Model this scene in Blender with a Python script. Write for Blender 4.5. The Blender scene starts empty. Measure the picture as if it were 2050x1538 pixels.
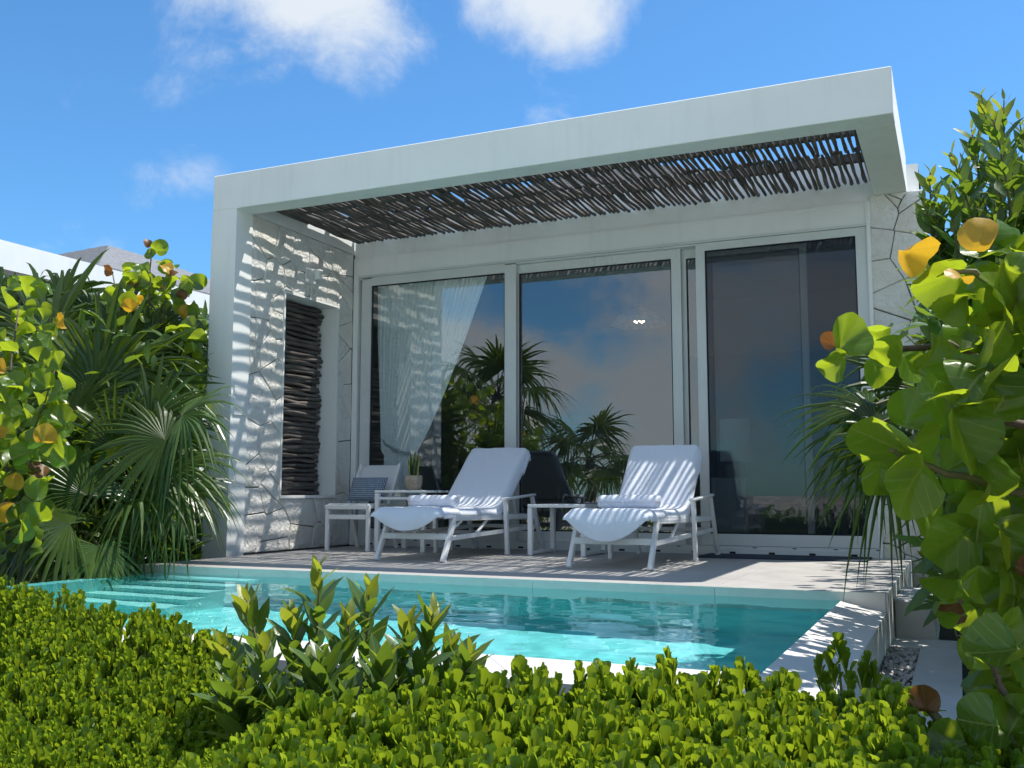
import bpy, math, random
import numpy as np
from mathutils import Vector, Matrix, noise as mnoise

R = random.Random(7)
scene = bpy.context.scene
COL = scene.collection

# ------------------------------------------------------------------ camera
CAM = Vector((6.1127, -7.2946, 0.5681)); YAW = 0.4207; PITCH = 0.1088; FPX = 1989.49
FWD = Vector((-math.sin(YAW) * math.cos(PITCH), math.cos(YAW) * math.cos(PITCH), math.sin(PITCH)))
RGT = Vector((math.cos(YAW), math.sin(YAW), 0)); UPV = RGT.cross(FWD)
cd = bpy.data.cameras.new('camera'); cd.sensor_width = 36; cd.lens = 36 * FPX / 2050
cd.clip_start = 0.05; cd.clip_end = 3000
cam = bpy.data.objects.new('camera', cd); COL.objects.link(cam)
m3 = Matrix((RGT, UPV, -FWD)).transposed()
cam.matrix_world = Matrix.Translation(CAM) @ m3.to_4x4()
scene.camera = cam

def at(px, py, depth):            # world point seen at a photo pixel at a given distance
    return CAM + (FWD + RGT * ((px - 1025) / FPX) - UPV * ((py - 769) / FPX)) * depth

def vdir(px, py):
    return (at(px, py, 1) - CAM).normalized()

# ------------------------------------------------------------------ sky, sun, exposure
SUNV = Vector((0.373, 0.285, 1.0)).normalized()
EL = math.asin(SUNV.z); AZ = math.atan2(SUNV.x, SUNV.y)
world = bpy.data.worlds.new('World'); scene.world = world; world.use_nodes = True
wt = world.node_tree; wn = wt.nodes; wl = wt.links; wn.clear()
def wnode(t, **kw):
    n = wn.new(t)
    for k, v in kw.items():
        setattr(n, k, v)
    return n
def wmath(op, a, b=None, clamp=False):
    n = wnode('ShaderNodeMath', operation=op, use_clamp=clamp)
    for i, x in enumerate((a, b)):
        if x is None: continue
        if isinstance(x, (int, float)): n.inputs[i].default_value = x
        else: wl.new(x, n.inputs[i])
    return n.outputs[0]
wout = wnode('ShaderNodeOutputWorld'); wbg = wnode('ShaderNodeBackground'); wbg.inputs['Strength'].default_value = 0.104
sky = wnode('ShaderNodeTexSky', sky_type='NISHITA', sun_disc=False, sun_elevation=EL, sun_rotation=AZ,
            air_density=1.0, dust_density=0.3, ozone_density=3.0, altitude=0)
tc = wnode('ShaderNodeTexCoord')
GEN = tc.outputs['Generated']
def wnoise(scale, detail, rough, off=(0, 0, 0), dist=0.0, sc=(1, 1, 1)):
    mp = wnode('ShaderNodeMapping'); mp.inputs['Location'].default_value = off; mp.inputs['Scale'].default_value = sc
    wl.new(GEN, mp.inputs['Vector'])
    n = wnode('ShaderNodeTexNoise'); n.inputs['Scale'].default_value = scale; n.inputs['Detail'].default_value = detail
    n.inputs['Roughness'].default_value = rough; n.inputs['Distortion'].default_value = dist
    wl.new(mp.outputs[0], n.inputs['Vector']); return n.outputs['Fac']
n_big = wnoise(3.2, 6, .55, (2.1, .3, 4.0), 0.3, (1, 1, 1.7))
n_fine = wnoise(9.0, 8, .62, (.4, 1.7, .2), 0.25)
def blob(px, py, rad, sx=1.0):
    c = vdir(px, py)
    s = wnode('ShaderNodeVectorMath', operation='SUBTRACT'); wl.new(GEN, s.inputs[0]); s.inputs[1].default_value = c
    d1 = wnode('ShaderNodeVectorMath', operation='DOT_PRODUCT'); wl.new(s.outputs[0], d1.inputs[0]); d1.inputs[1].default_value = RGT
    d2 = wnode('ShaderNodeVectorMath', operation='DOT_PRODUCT'); wl.new(s.outputs[0], d2.inputs[0]); d2.inputs[1].default_value = UPV
    d3 = wnode('ShaderNodeVectorMath', operation='DOT_PRODUCT'); wl.new(s.outputs[0], d3.inputs[0]); d3.inputs[1].default_value = FWD
    a = wmath('POWER', wmath('ABSOLUTE', wmath('MULTIPLY', d1.outputs['Value'], 1.0 / (rad * sx))), 2.0)
    b = wmath('POWER', wmath('ABSOLUTE', wmath('MULTIPLY', d2.outputs['Value'], 1.0 / rad)), 2.0)
    c2 = wmath('POWER', wmath('ABSOLUTE', wmath('MULTIPLY', d3.outputs['Value'], 1.0 / .5)), 2.0)
    return wmath('SUBTRACT', 1.0, wmath('SQRT', wmath('ADD', wmath('ADD', a, b), c2)), clamp=True)
cov = blob(620, -30, .11, 1.45)
for args in ((1090, -45, .09, 1.5), (380, 352, .030, 2.0), (90, 492, .034, 2.0), (215, 505, .026, 1.4)):
    k = blob(*args)
    if args[2] < .05: k = wmath('MULTIPLY', k, .33)
    cov = wmath('MAXIMUM', cov, k)
sep = wnode('ShaderNodeSeparateXYZ'); wl.new(GEN, sep.inputs[0])
south = wnode('ShaderNodeMapRange'); wl.new(sep.outputs['Y'], south.inputs['Value'])
south.inputs['From Min'].default_value = .15; south.inputs['From Max'].default_value = -.35
south.inputs['To Min'].default_value = 0; south.inputs['To Max'].default_value = .72
cov_s = wmath('MULTIPLY', south.outputs[0], wmath('MULTIPLY', wmath('SUBTRACT', n_big, .30), 4.0, clamp=True))
cov_s = wmath('MULTIPLY', cov_s, wmath('ADD', 1.0, wmath('MULTIPLY', wmath('SUBTRACT', 1.0, wmath('MULTIPLY', sep.outputs['Z'], 3.5), clamp=True), .55)))
cov = wmath('MAXIMUM', cov, cov_s)
dens = wmath('ADD', wmath('MULTIPLY', cov, 1.5), wmath('MULTIPLY', wmath('SUBTRACT', n_fine, .60), 2.5))
cm = wnode('ShaderNodeMapRange', interpolation_type='SMOOTHSTEP'); wl.new(dens, cm.inputs['Value'])
cm.inputs['From Min'].default_value = .0; cm.inputs['From Max'].default_value = 1.05; cm.inputs['To Max'].default_value = .93
above = wnode('ShaderNodeMapRange'); wl.new(sep.outputs['Z'], above.inputs['Value'])
above.inputs['From Min'].default_value = 0; above.inputs['From Max'].default_value = .04
cfac = wmath('MULTIPLY', cm.outputs[0], above.outputs[0])
tint = wnode('ShaderNodeMix', data_type='RGBA', blend_type='MULTIPLY'); tint.inputs['Factor'].default_value = 1
wl.new(sky.outputs[0], tint.inputs['A']); tint.inputs['B'].default_value = (.60, 1.04, 1.30, 1)
wmix = wnode('ShaderNodeMix', data_type='RGBA'); wl.new(cfac, wmix.inputs['Factor'])
wl.new(tint.outputs['Result'], wmix.inputs['A']); wmix.inputs['B'].default_value = (5.6, 6.0, 6.4, 1)
wl.new(wmix.outputs['Result'], wbg.inputs['Color']); wl.new(wbg.outputs[0], wout.inputs['Surface'])
try:
    world.cycles.sampling_method = 'MANUAL'; world.cycles.sample_map_resolution = 1024
except Exception:
    pass
sd = bpy.data.lights.new('sun', 'SUN'); sd.energy = 4.8; sd.angle = math.radians(.5); sd.color = (1, .955, .88)
sun = bpy.data.objects.new('sun', sd); COL.objects.link(sun); sun.location = (10, 10, 30)
sun.rotation_euler = (-SUNV).to_track_quat('-Z', 'Y').to_euler()
sd.cycles.is_caustics_light = True
vs = scene.view_settings
vs.view_transform = 'Standard'; vs.look = 'None'; vs.exposure = 0.52; vs.gamma = 1; vs.use_curve_mapping = False
cy = scene.cycles
cy.use_denoising = True; cy.max_bounces = 12; cy.diffuse_bounces = 6; cy.glossy_bounces = 5; cy.transmission_bounces = 8
cy.transparent_max_bounces = 16; cy.sample_clamp_indirect = 8; cy.caustics_reflective = False; cy.caustics_refractive = True
cy.use_adaptive_sampling = True; cy.adaptive_threshold = 0.015

# ------------------------------------------------------------------ materials
def mat(name):
    m = bpy.data.materials.new(name); m.use_nodes = True
    nt = m.node_tree; b = nt.nodes['Principled BSDF']
    return m, nt, b
def N(nt, t, **kw):
    n = nt.nodes.new(t)
    for k, v in kw.items(): setattr(n, k, v)
    return n
def setin(nt, sock, v):
    if isinstance(v, (int, float)): sock.default_value = v
    elif isinstance(v, (tuple, list)): sock.default_value = v if len(v) == 4 or sock.type == 'VECTOR' else (*v, 1)
    else: nt.links.new(v, sock)
def nz(nt, scale, detail=4, rough=.55, vec=None, sc=None, dist=0):
    n = N(nt, 'ShaderNodeTexNoise'); n.inputs['Scale'].default_value = scale; n.inputs['Detail'].default_value = detail
    n.inputs['Roughness'].default_value = rough; n.inputs['Distortion'].default_value = dist
    if vec is None:
        vec = N(nt, 'ShaderNodeTexCoord').outputs['Object']
    if sc is not None:
        mp = N(nt, 'ShaderNodeMapping'); mp.inputs['Scale'].default_value = sc; nt.links.new(vec, mp.inputs[0]); vec = mp.outputs[0]
    nt.links.new(vec, n.inputs['Vector']); return n.outputs['Fac']
def ramp(nt, fac, stops):
    r = N(nt, 'ShaderNodeValToRGB'); e = r.color_ramp.elements
    while len(e) < len(stops): e.new(.5)
    for i, (p, c) in enumerate(stops):
        e[i].position = p; e[i].color = (*c, 1) if len(c) == 3 else c
    nt.links.new(fac, r.inputs[0]); return r.outputs[0]
def mixc(nt, f, a, b, bt='MIX'):
    n = N(nt, 'ShaderNodeMix', data_type='RGBA', blend_type=bt)
    setin(nt, n.inputs['Factor'], f); setin(nt, n.inputs['A'], a); setin(nt, n.inputs['B'], b); return n.outputs['Result']
def mth(nt, op, a, b=0.0, clamp=False):
    n = N(nt, 'ShaderNodeMath', operation=op, use_clamp=clamp); setin(nt, n.inputs[0], a); setin(nt, n.inputs[1], b); return n.outputs[0]
def bump(nt, b, h, strength=.3, dist=.01):
    n = N(nt, 'ShaderNodeBump'); n.inputs['Strength'].default_value = strength; n.inputs['Distance'].default_value = dist
    nt.links.new(h, n.inputs['Height']); nt.links.new(n.outputs[0], b.inputs['Normal']); return n
def geo_pos(nt): return N(nt, 'ShaderNodeNewGeometry').outputs['Position']

def m_plaster(name, c1, c2, rough=.85, streak=True):
    m, nt, b = mat(name); p = geo_pos(nt)
    f = nz(nt, 1.3, 6, .6, p)
    col = ramp(nt, f, [(.3, c2), (.65, c1)])
    if streak:
        s = nz(nt, 2.2, 5, .65, p, (3.5, 3.5, .35))
        col = mixc(nt, mth(nt, 'MULTIPLY', ramp(nt, s, [(.52, (0, 0, 0)), (.8, (1, 1, 1))]), .30), col, tuple(x * .72 for x in c2))
    nt.links.new(col, b.inputs['Base Color']); b.inputs['Roughness'].default_value = rough
    h = nz(nt, 140, 4, .6, p); bump(nt, b, h, .25, .004); return m
PLASTER = m_plaster('white_plaster', (.84, .85, .83), (.78, .795, .775))
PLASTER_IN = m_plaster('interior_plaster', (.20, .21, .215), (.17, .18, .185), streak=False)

def m_stone():
    m, nt, b = mat('coral_stone'); p = geo_pos(nt)
    rnd = N(nt, 'ShaderNodeObjectInfo').outputs['Random']
    base = ramp(nt, nz(nt, 5, 8, .65, p), [(.25, (.66, .64, .59)), (.45, (.78, .77, .74)), (.7, (.85, .845, .82))])
    tint_ = ramp(nt, rnd, [(0, (.92, .91, .89)), (.5, (1, 1, 1)), (1, (.96, .93, .87))])
    col = mixc(nt, 1.0, base, tint_, 'MULTIPLY')
    pits = ramp(nt, nz(nt, 38, 5, .7, p), [(.28, (.55, .50, .44)), (.42, (1, 1, 1))])
    col = mixc(nt, .28, col, pits, 'MULTIPLY')
    nt.links.new(col, b.inputs['Base Color']); b.inputs['Roughness'].default_value = .92
    v = N(nt, 'ShaderNodeTexVoronoi'); v.inputs['Scale'].default_value = 26; nt.links.new(p, v.inputs['Vector'])
    h = mth(nt, 'ADD', mth(nt, 'MULTIPLY', nz(nt, 16, 9, .72, p), 1.6), mth(nt, 'MULTIPLY', v.outputs['Distance'], .5))
    bump(nt, b, h, .7, .024); return m
STONE = m_stone()
def simple(name, c1, c2=None, rough=.6, scale=8, bs=0, bscale=60, metal=0, spec=.5, bd=.004, sc=None):
    m, nt, b = mat(name)
    if c2:
        nt.links.new(ramp(nt, nz(nt, scale, 5, .6, geo_pos(nt), sc), [(.3, c1), (.7, c2)]), b.inputs['Base Color'])
    else: b.inputs['Base Color'].default_value = (*c1, 1)
    b.inputs['Roughness'].default_value = rough; b.inputs['Metallic'].default_value = metal
    b.inputs['Specular IOR Level'].default_value = spec
    if bs: bump(nt, b, nz(nt, bscale, 4, .6, geo_pos(nt), sc), bs, bd)
    return m
MORTAR = simple('dark_joint', (.10, .097, .09), (.19, .18, .165), .95, 20)
STEEL = simple('white_powder_coat', (.74, .75, .75), (.79, .80, .80), .42, 6)
ALU = simple('grey_white_aluminium', (.60, .63, .62), (.66, .68, .67), .42, 3)
DARKGAP = simple('black_gasket', (.012, .014, .016), None, .6)
SLOT = simple('black_slot', (.008, .008, .008), None, .7)
def m_stick():
    m, nt, b = mat('weathered_stick'); tco = N(nt, 'ShaderNodeTexCoord').outputs['Object']
    rnd = N(nt, 'ShaderNodeObjectInfo').outputs['Random']
    f = nz(nt, 30, 6, .7, tco, (1, .12, 1))
    col = ramp(nt, f, [(.3, (.045, .042, .040)), (.55, (.125, .114, .106)), (.8, (.25, .235, .22))])
    col = mixc(nt, 1, col, ramp(nt, rnd, [(0, (.7, .7, .72)), (1, (1.2, 1.12, 1.05))]), 'MULTIPLY')
    nt.links.new(col, b.inputs['Base Color']); b.inputs['Roughness'].default_value = .82
    bump(nt, b, nz(nt, 70, 5, .7, tco, (1, .15, 1)), .8, .006); return m
STICK = m_stick()
def m_deck(name, a, c, rough=.5):
    m, nt, b = mat(name); p = geo_pos(nt)
    f = nz(nt, 2.5, 7, .62, p, (1, .5, 1)); col = ramp(nt, f, [(.3, a), (.7, c)])
    st = ramp(nt, nz(nt, 9, 6, .7, p), [(.42, (1, 1, 1)), (.75, (.86, .85, .83))])
    col = mixc(nt, .7, col, st, 'MULTIPLY')
    nt.links.new(col, b.inputs['Base Color'])
    nt.links.new(ramp(nt, nz(nt, 4, 4, .6, p), [(.3, (rough - .08,) * 3), (.7, (rough + .15,) * 3)]), b.inputs['Roughness'])
    bump(nt, b, nz(nt, 90, 4, .6, p), .12, .003); return m
TILE = m_deck('grey_porcelain_tile', (.37, .355, .34), (.42, .405, .385))
COPING = m_deck('pale_coping_stone', (.60, .585, .555), (.66, .645, .615))
SLAB = m_deck('path_slab_concrete', (.46, .46, .455), (.54, .54, .53), .7)
POOLTILE = simple('pool_plaster', (.27, .69, .69), (.31, .74, .74), .7, 3)
POOLSTEP = simple('pale_pool_step', (.50, .80, .78), (.56, .84, .82), .7, 3)  # paler copy of the plaster, standing in for weaker light absorption in shallow water

def m_water():
    m, nt, b = mat('pool_water'); nt.nodes.remove(b); out = nt.nodes['Material Output']
    g = N(nt, 'ShaderNodeBsdfGlass'); g.inputs['IOR'].default_value = 1.333; g.inputs['Roughness'].default_value = 0
    g.inputs['Color'].default_value = (.74, .985, 1.0, 1)
    nt.links.new(g.outputs[0], out.inputs['Surface'])
    return m
WATER = m_water()
def m_glass(name, tintc, refl, rough=0.0):
    m, nt, b = mat(name); nt.nodes.remove(b); out = nt.nodes['Material Output']
    t = N(nt, 'ShaderNodeBsdfTransparent'); t.inputs[0].default_value = (*tintc, 1)
    g = N(nt, 'ShaderNodeBsdfGlossy'); g.inputs['Roughness'].default_value = rough; g.inputs['Color'].default_value = (1, 1, 1, 1)
    ge = N(nt, 'ShaderNodeNewGeometry'); dp = N(nt, 'ShaderNodeVectorMath', operation='DOT_PRODUCT')
    nt.links.new(ge.outputs['Normal'], dp.inputs[0]); nt.links.new(ge.outputs['Incoming'], dp.inputs[1])
    c5 = mth(nt, 'POWER', mth(nt, 'SUBTRACT', 1.0, mth(nt, 'ABSOLUTE', dp.outputs['Value'])), 5.0)   # Schlick, both faces alike
    fr = mth(nt, 'ADD', refl, mth(nt, 'MULTIPLY', c5, 1 - refl), True)
    mx = N(nt, 'ShaderNodeMixShader'); nt.links.new(fr, mx.inputs[0])
    nt.links.new(t.outputs[0], mx.inputs[1]); nt.links.new(g.outputs[0], mx.inputs[2])
    nt.links.new(mx.outputs[0], out.inputs['Surface']); return m
GLASS = m_glass('tinted_door_glass', (.93, .965, .97), .105)
def m_screen():
    m, nt, b = mat('insect_screen'); nt.nodes.remove(b); out = nt.nodes['Material Output']
    t = N(nt, 'ShaderNodeBsdfTransparent'); d = N(nt, 'ShaderNodeBsdfDiffuse'); d.inputs[0].default_value = (.025, .035, .055, 1)
    mx = N(nt, 'ShaderNodeMixShader'); mx.inputs[0].default_value = .30; nt.links.new(t.outputs[0], mx.inputs[1]); nt.links.new(d.outputs[0], mx.inputs[2])
    nt.links.new(mx.outputs[0], out.inputs['Surface']); return m
SCREEN = m_screen()
def m_cloth(name, c, trans=.0, bs=.35, sc=220, alpha=0.0, rough=.95):
    m, nt, b = mat(name); p = geo_pos(nt)
    b.inputs['Base Color'].default_value = (*c, 1); b.inputs['Roughness'].default_value = rough
    b.inputs['Sheen Weight'].default_value = .25; b.inputs['Specular IOR Level'].default_value = .2
    bump(nt, b, nz(nt, sc, 4, .65, p), bs, .006)
    out = nt.nodes['Material Output']; last = b.outputs[0]
    if trans:
        t = N(nt, 'ShaderNodeBsdfTranslucent'); t.inputs[0].default_value = (*c, 1)
        mx = N(nt, 'ShaderNodeMixShader'); mx.inputs[0].default_value = trans
        nt.links.new(last, mx.inputs[1]); nt.links.new(t.outputs[0], mx.inputs[2]); last = mx.outputs[0]
    if alpha:
        t = N(nt, 'ShaderNodeBsdfTransparent'); mx = N(nt, 'ShaderNodeMixShader'); mx.inputs[0].default_value = alpha
        nt.links.new(last, mx.inputs[1]); nt.links.new(t.outputs[0], mx.inputs[2]); last = mx.outputs[0]
    nt.links.new(last, out.inputs['Surface']); return m
TERRY = m_cloth('white_terry', (.75, .79, .88), 0, .6, 260)
CURTAIN = m_cloth('sheer_curtain', (.90, .93, .93), .08, .1, 90, .0)
ROPE = m_cloth('grey_rope', (.35, .42, .45), 0, .6, 120)
SLING = m_cloth('white_sling_mesh', (.72, .73, .73), 0, .3, 400)
def m_cushion():
    m, nt, b = mat('woven_blue_cushion'); tco = N(nt, 'ShaderNodeTexCoord').outputs['Object']
    br = N(nt, 'ShaderNodeTexBrick'); br.inputs['Scale'].default_value = 26; br.inputs['Color1'].default_value = (.62, .66, .70, 1)
    br.inputs['Color2'].default_value = (.45, .52, .60, 1); br.inputs['Mortar'].default_value = (.08, .12, .19, 1); br.inputs['Mortar Size'].default_value = .10
    br.inputs['Brick Width'].default_value = .35; br.inputs['Row Height'].default_value = .55
    mp = N(nt, 'ShaderNodeMapping'); mp.inputs['Rotation'].default_value = (math.radians(90), 0, 0)
    nt.links.new(tco, mp.inputs[0]); nt.links.new(mp.outputs[0], br.inputs['Vector'])
    nt.links.new(br.outputs['Color'], b.inputs['Base Color']); b.inputs['Roughness'].default_value = .95
    bump(nt, b, br.outputs['Fac'], .5, -.004); return m
CUSHION = m_cushion()
POT = simple('travertine_pot', (.36, .28, .20), (.55, .46, .36), .7, 14, .3, 60)
MATNAVY = simple('navy_mat_fibre', (.022, .032, .055), (.04, .055, .085), .98, 60, .6, 300)
DARKWOOD = simple('dark_timber', (.03, .024, .02), (.06, .05, .042), .5, 12)
GREYFAB = simple('dark_grey_fabric', (.055, .055, .052), (.075, .075, .07), .95, 40)
OAK = simple('limed_oak', (.46, .49, .52), (.58, .61, .64), .6, 9, 0, 60, 0, .5, .004, (6, 6, .6))
SHADE = m_cloth('lamp_shade_linen', (.85, .85, .83), .1, .1)
CERAMIC = simple('blue_grey_ceramic', (.16, .18, .20), (.22, .24, .26), .35, 6)
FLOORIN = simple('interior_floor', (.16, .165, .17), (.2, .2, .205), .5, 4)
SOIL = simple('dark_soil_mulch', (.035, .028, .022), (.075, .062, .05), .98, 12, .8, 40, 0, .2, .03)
SAND = simple('sandy_ground', (.40, .37, .31), (.50, .47, .41), .95, 3, .5, 30, 0, .2, .02)
PEBBLE = simple('white_grey_pebble', (.30, .28, .27), (.62, .59, .57), .85, 30)
BARK = simple('brown_bark', (.07, .052, .038), (.16, .125, .095), .9, 20, .6, 60)
STEM = simple('green_brown_stem', (.10, .11, .04), (.17, .15, .07), .7, 20)
SHINGLE = simple('white_shingle', (.60, .60, .61), (.72, .72, .73), .8, 14)
SHINGLE_EDGE = simple('shingle_butt_edge', (.24, .24, .25), (.34, .34, .35), .9, 14)  # butt edges coloured darker, standing in for shade lines under each course
GLOW = None
def m_emit(name, c, s):
    m, nt, b = mat(name); b.inputs['Emission Color'].default_value = (*c, 1); b.inputs['Emission Strength'].default_value = s; return m
GLOW = m_emit('warm_bulb', (1, .8, .55), 6)

def m_leaf(name, c1, c2, tr, gloss=.38, transl=.45, vein=.25, sideveins=7.0, yellow=0.0, ycol=(.75, .42, .03)):
    m, nt, b = mat(name); out = nt.nodes['Material Output']
    uv = N(nt, 'ShaderNodeUVMap').outputs[0]
    s = N(nt, 'ShaderNodeSeparateXYZ'); nt.links.new(uv, s.inputs[0]); u, v = s.outputs['X'], s.outputs['Y']
    rnd = N(nt, 'ShaderNodeObjectInfo').outputs['Random']
    at_ = N(nt, 'ShaderNodeAttribute'); at_.attribute_name = 'rnd'
    r = mth(nt, 'FRACT', mth(nt, 'ADD', rnd, at_.outputs['Fac']))
    col = ramp(nt, r, [(0, c1), (1, c2)])
    trc = mixc(nt, r, tr, tuple(x * .75 for x in tr))
    blot = nz(nt, 22, 4, .6, geo_pos(nt))
    col = mixc(nt, mth(nt, 'MULTIPLY', blot, .45), col, tuple(x * .55 for x in c1))
    trc = mixc(nt, mth(nt, 'MULTIPLY', blot, .5), trc, tuple(x * .55 for x in tr))
    spots = mth(nt, 'GREATER_THAN', nz(nt, 55, 3, .65, geo_pos(nt)), .70)
    col = mixc(nt, mth(nt, 'MULTIPLY', spots, .6), col, (.16, .10, .03)); trc = mixc(nt, mth(nt, 'MULTIPLY', spots, .6), trc, (.16, .09, .02))
    if yellow:
        k = mth(nt, 'GREATER_THAN', r, 1 - yellow)
        col = mixc(nt, k, col, tuple(x * .8 for x in ycol)); trc = mixc(nt, k, trc, ycol)
    if vein:
        au = mth(nt, 'ABSOLUTE', mth(nt, 'SUBTRACT', u, .5))
        mid = mth(nt, 'LESS_THAN', au, .016)
        sv = mth(nt, 'FRACT', mth(nt, 'ADD', mth(nt, 'MULTIPLY', v, sideveins), mth(nt, 'MULTIPLY', au, -sideveins * .75)))
        sv = mth(nt, 'MULTIPLY', mth(nt, 'LESS_THAN', sv, .10), .75)
        vf = mth(nt, 'MULTIPLY', mth(nt, 'MAXIMUM', mid, sv), vein)
        col = mixc(nt, vf, col, (.42, .46, .16)); trc = mixc(nt, mth(nt, 'MULTIPLY', vf, .8), trc, (.22, .20, .03))
    nt.links.new(col, b.inputs['Base Color'])
    b.inputs['Roughness'].default_value = gloss; b.inputs['Specular IOR Level'].default_value = .55
    bump(nt, b, nz(nt, 60, 3, .6, geo_pos(nt)), .2, .004)
    t = N(nt, 'ShaderNodeBsdfTranslucent'); nt.links.new(trc, t.inputs[0])
    mx = N(nt, 'ShaderNodeMixShader'); mx.inputs[0].default_value = transl
    nt.links.new(b.outputs[0], mx.inputs[1]); nt.links.new(t.outputs[0], mx.inputs[2]); nt.links.new(mx.outputs[0], out.inputs['Surface'])
    return m
L_GRAPE = m_leaf('sea_grape_leaf', (.055, .125, .014), (.105, .20, .024), (.56, .72, .03), .30, .5, .5, 6)
L_GRAPE_Y = m_leaf('yellow_sea_grape_leaf', (.62, .34, .03), (.70, .40, .04), (.85, .50, .03), .4, .5, .25, 6)
L_GRAPE_B = m_leaf('brown_sea_grape_leaf', (.13, .05, .018), (.22, .10, .035), (.34, .13, .03), .5, .35, .2, 6)
L_LANCE = m_leaf('glossy_shrub_leaf', (.045, .10, .018), (.085, .16, .03), (.30, .46, .03), .34, .38, .35, 10)
L_LANCE_T = m_leaf('young_shrub_leaf', (.16, .22, .03), (.24, .27, .035), (.50, .56, .04), .4, .48, .2, 10)
L_HEDGE = m_leaf('hedge_leaf', (.085, .168, .014), (.155, .25, .02), (.54, .70, .03), .36, .48, .0)
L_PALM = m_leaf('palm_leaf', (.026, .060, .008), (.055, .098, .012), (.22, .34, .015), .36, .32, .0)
L_PALM_L = m_leaf('lit_palm_leaf', (.06, .12, .025), (.10, .16, .035), (.24, .36, .04), .36, .35, .0)  # lighter copy of the palm leaf, sunlight put into the colour
L_SANS = m_leaf('snake_plant_leaf', (.06, .12, .05), (.09, .15, .06), (.2, .3, .06), .4, .2, .0)
L_SANS_Y = m_leaf('snake_plant_margin', (.55, .52, .16), (.62, .58, .2), (.6, .6, .1), .4, .2, .0)

# ------------------------------------------------------------------ mesh helpers
def mesh(name, verts, faces, mats, smooth=False, uv=None, midx=None, rnd=None):
    me = bpy.data.meshes.new(name)
    me.from_pydata([tuple(v) for v in verts], [], faces)
    for m in (mats if isinstance(mats, (list, tuple)) else [mats]): me.materials.append(m)
    if midx is not None: me.polygons.foreach_set('material_index', midx)
    if smooth: me.polygons.foreach_set('use_smooth', [True] * len(me.polygons))
    if uv is not None:
        l = me.uv_layers.new(name='UVMap'); vi = np.empty(len(me.loops), np.int32); me.loops.foreach_get('vertex_index', vi)
        l.data.foreach_set('uv', np.asarray(uv, np.float32)[vi].ravel())
    if rnd is not None:
        a = me.attributes.new('rnd', 'FLOAT', 'POINT'); a.data.foreach_set('value', np.asarray(rnd, np.float32))
    me.update(); return me
def link(name, me, parent=None, M=None):
    o = bpy.data.objects.new(name, me); COL.objects.link(o)
    if parent is not None:
        o.parent = parent
        o.matrix_basis = Matrix.Translation(-root_loc(parent)) @ (M if M is not None else Matrix.Identity(4))
    elif M is not None: o.matrix_basis = M
    return o
ROOTS = {}
def root_loc(o):
    return ROOTS.get(o.name, Vector((0, 0, 0)))
def empty(name, loc, label, cat, group=None):
    o = bpy.data.objects.new(name, None); COL.objects.link(o); o.location = loc; o.empty_display_size = .1
    ROOTS[o.name] = Vector(loc); tag(o, label, cat, group); return o
def tag(o, label=None, cat=None, group=None, kind=None):
    if label: o['label'] = label
    if cat: o['category'] = cat
    if group: o['group'] = group
    if kind: o['kind'] = kind
    return o

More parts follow.
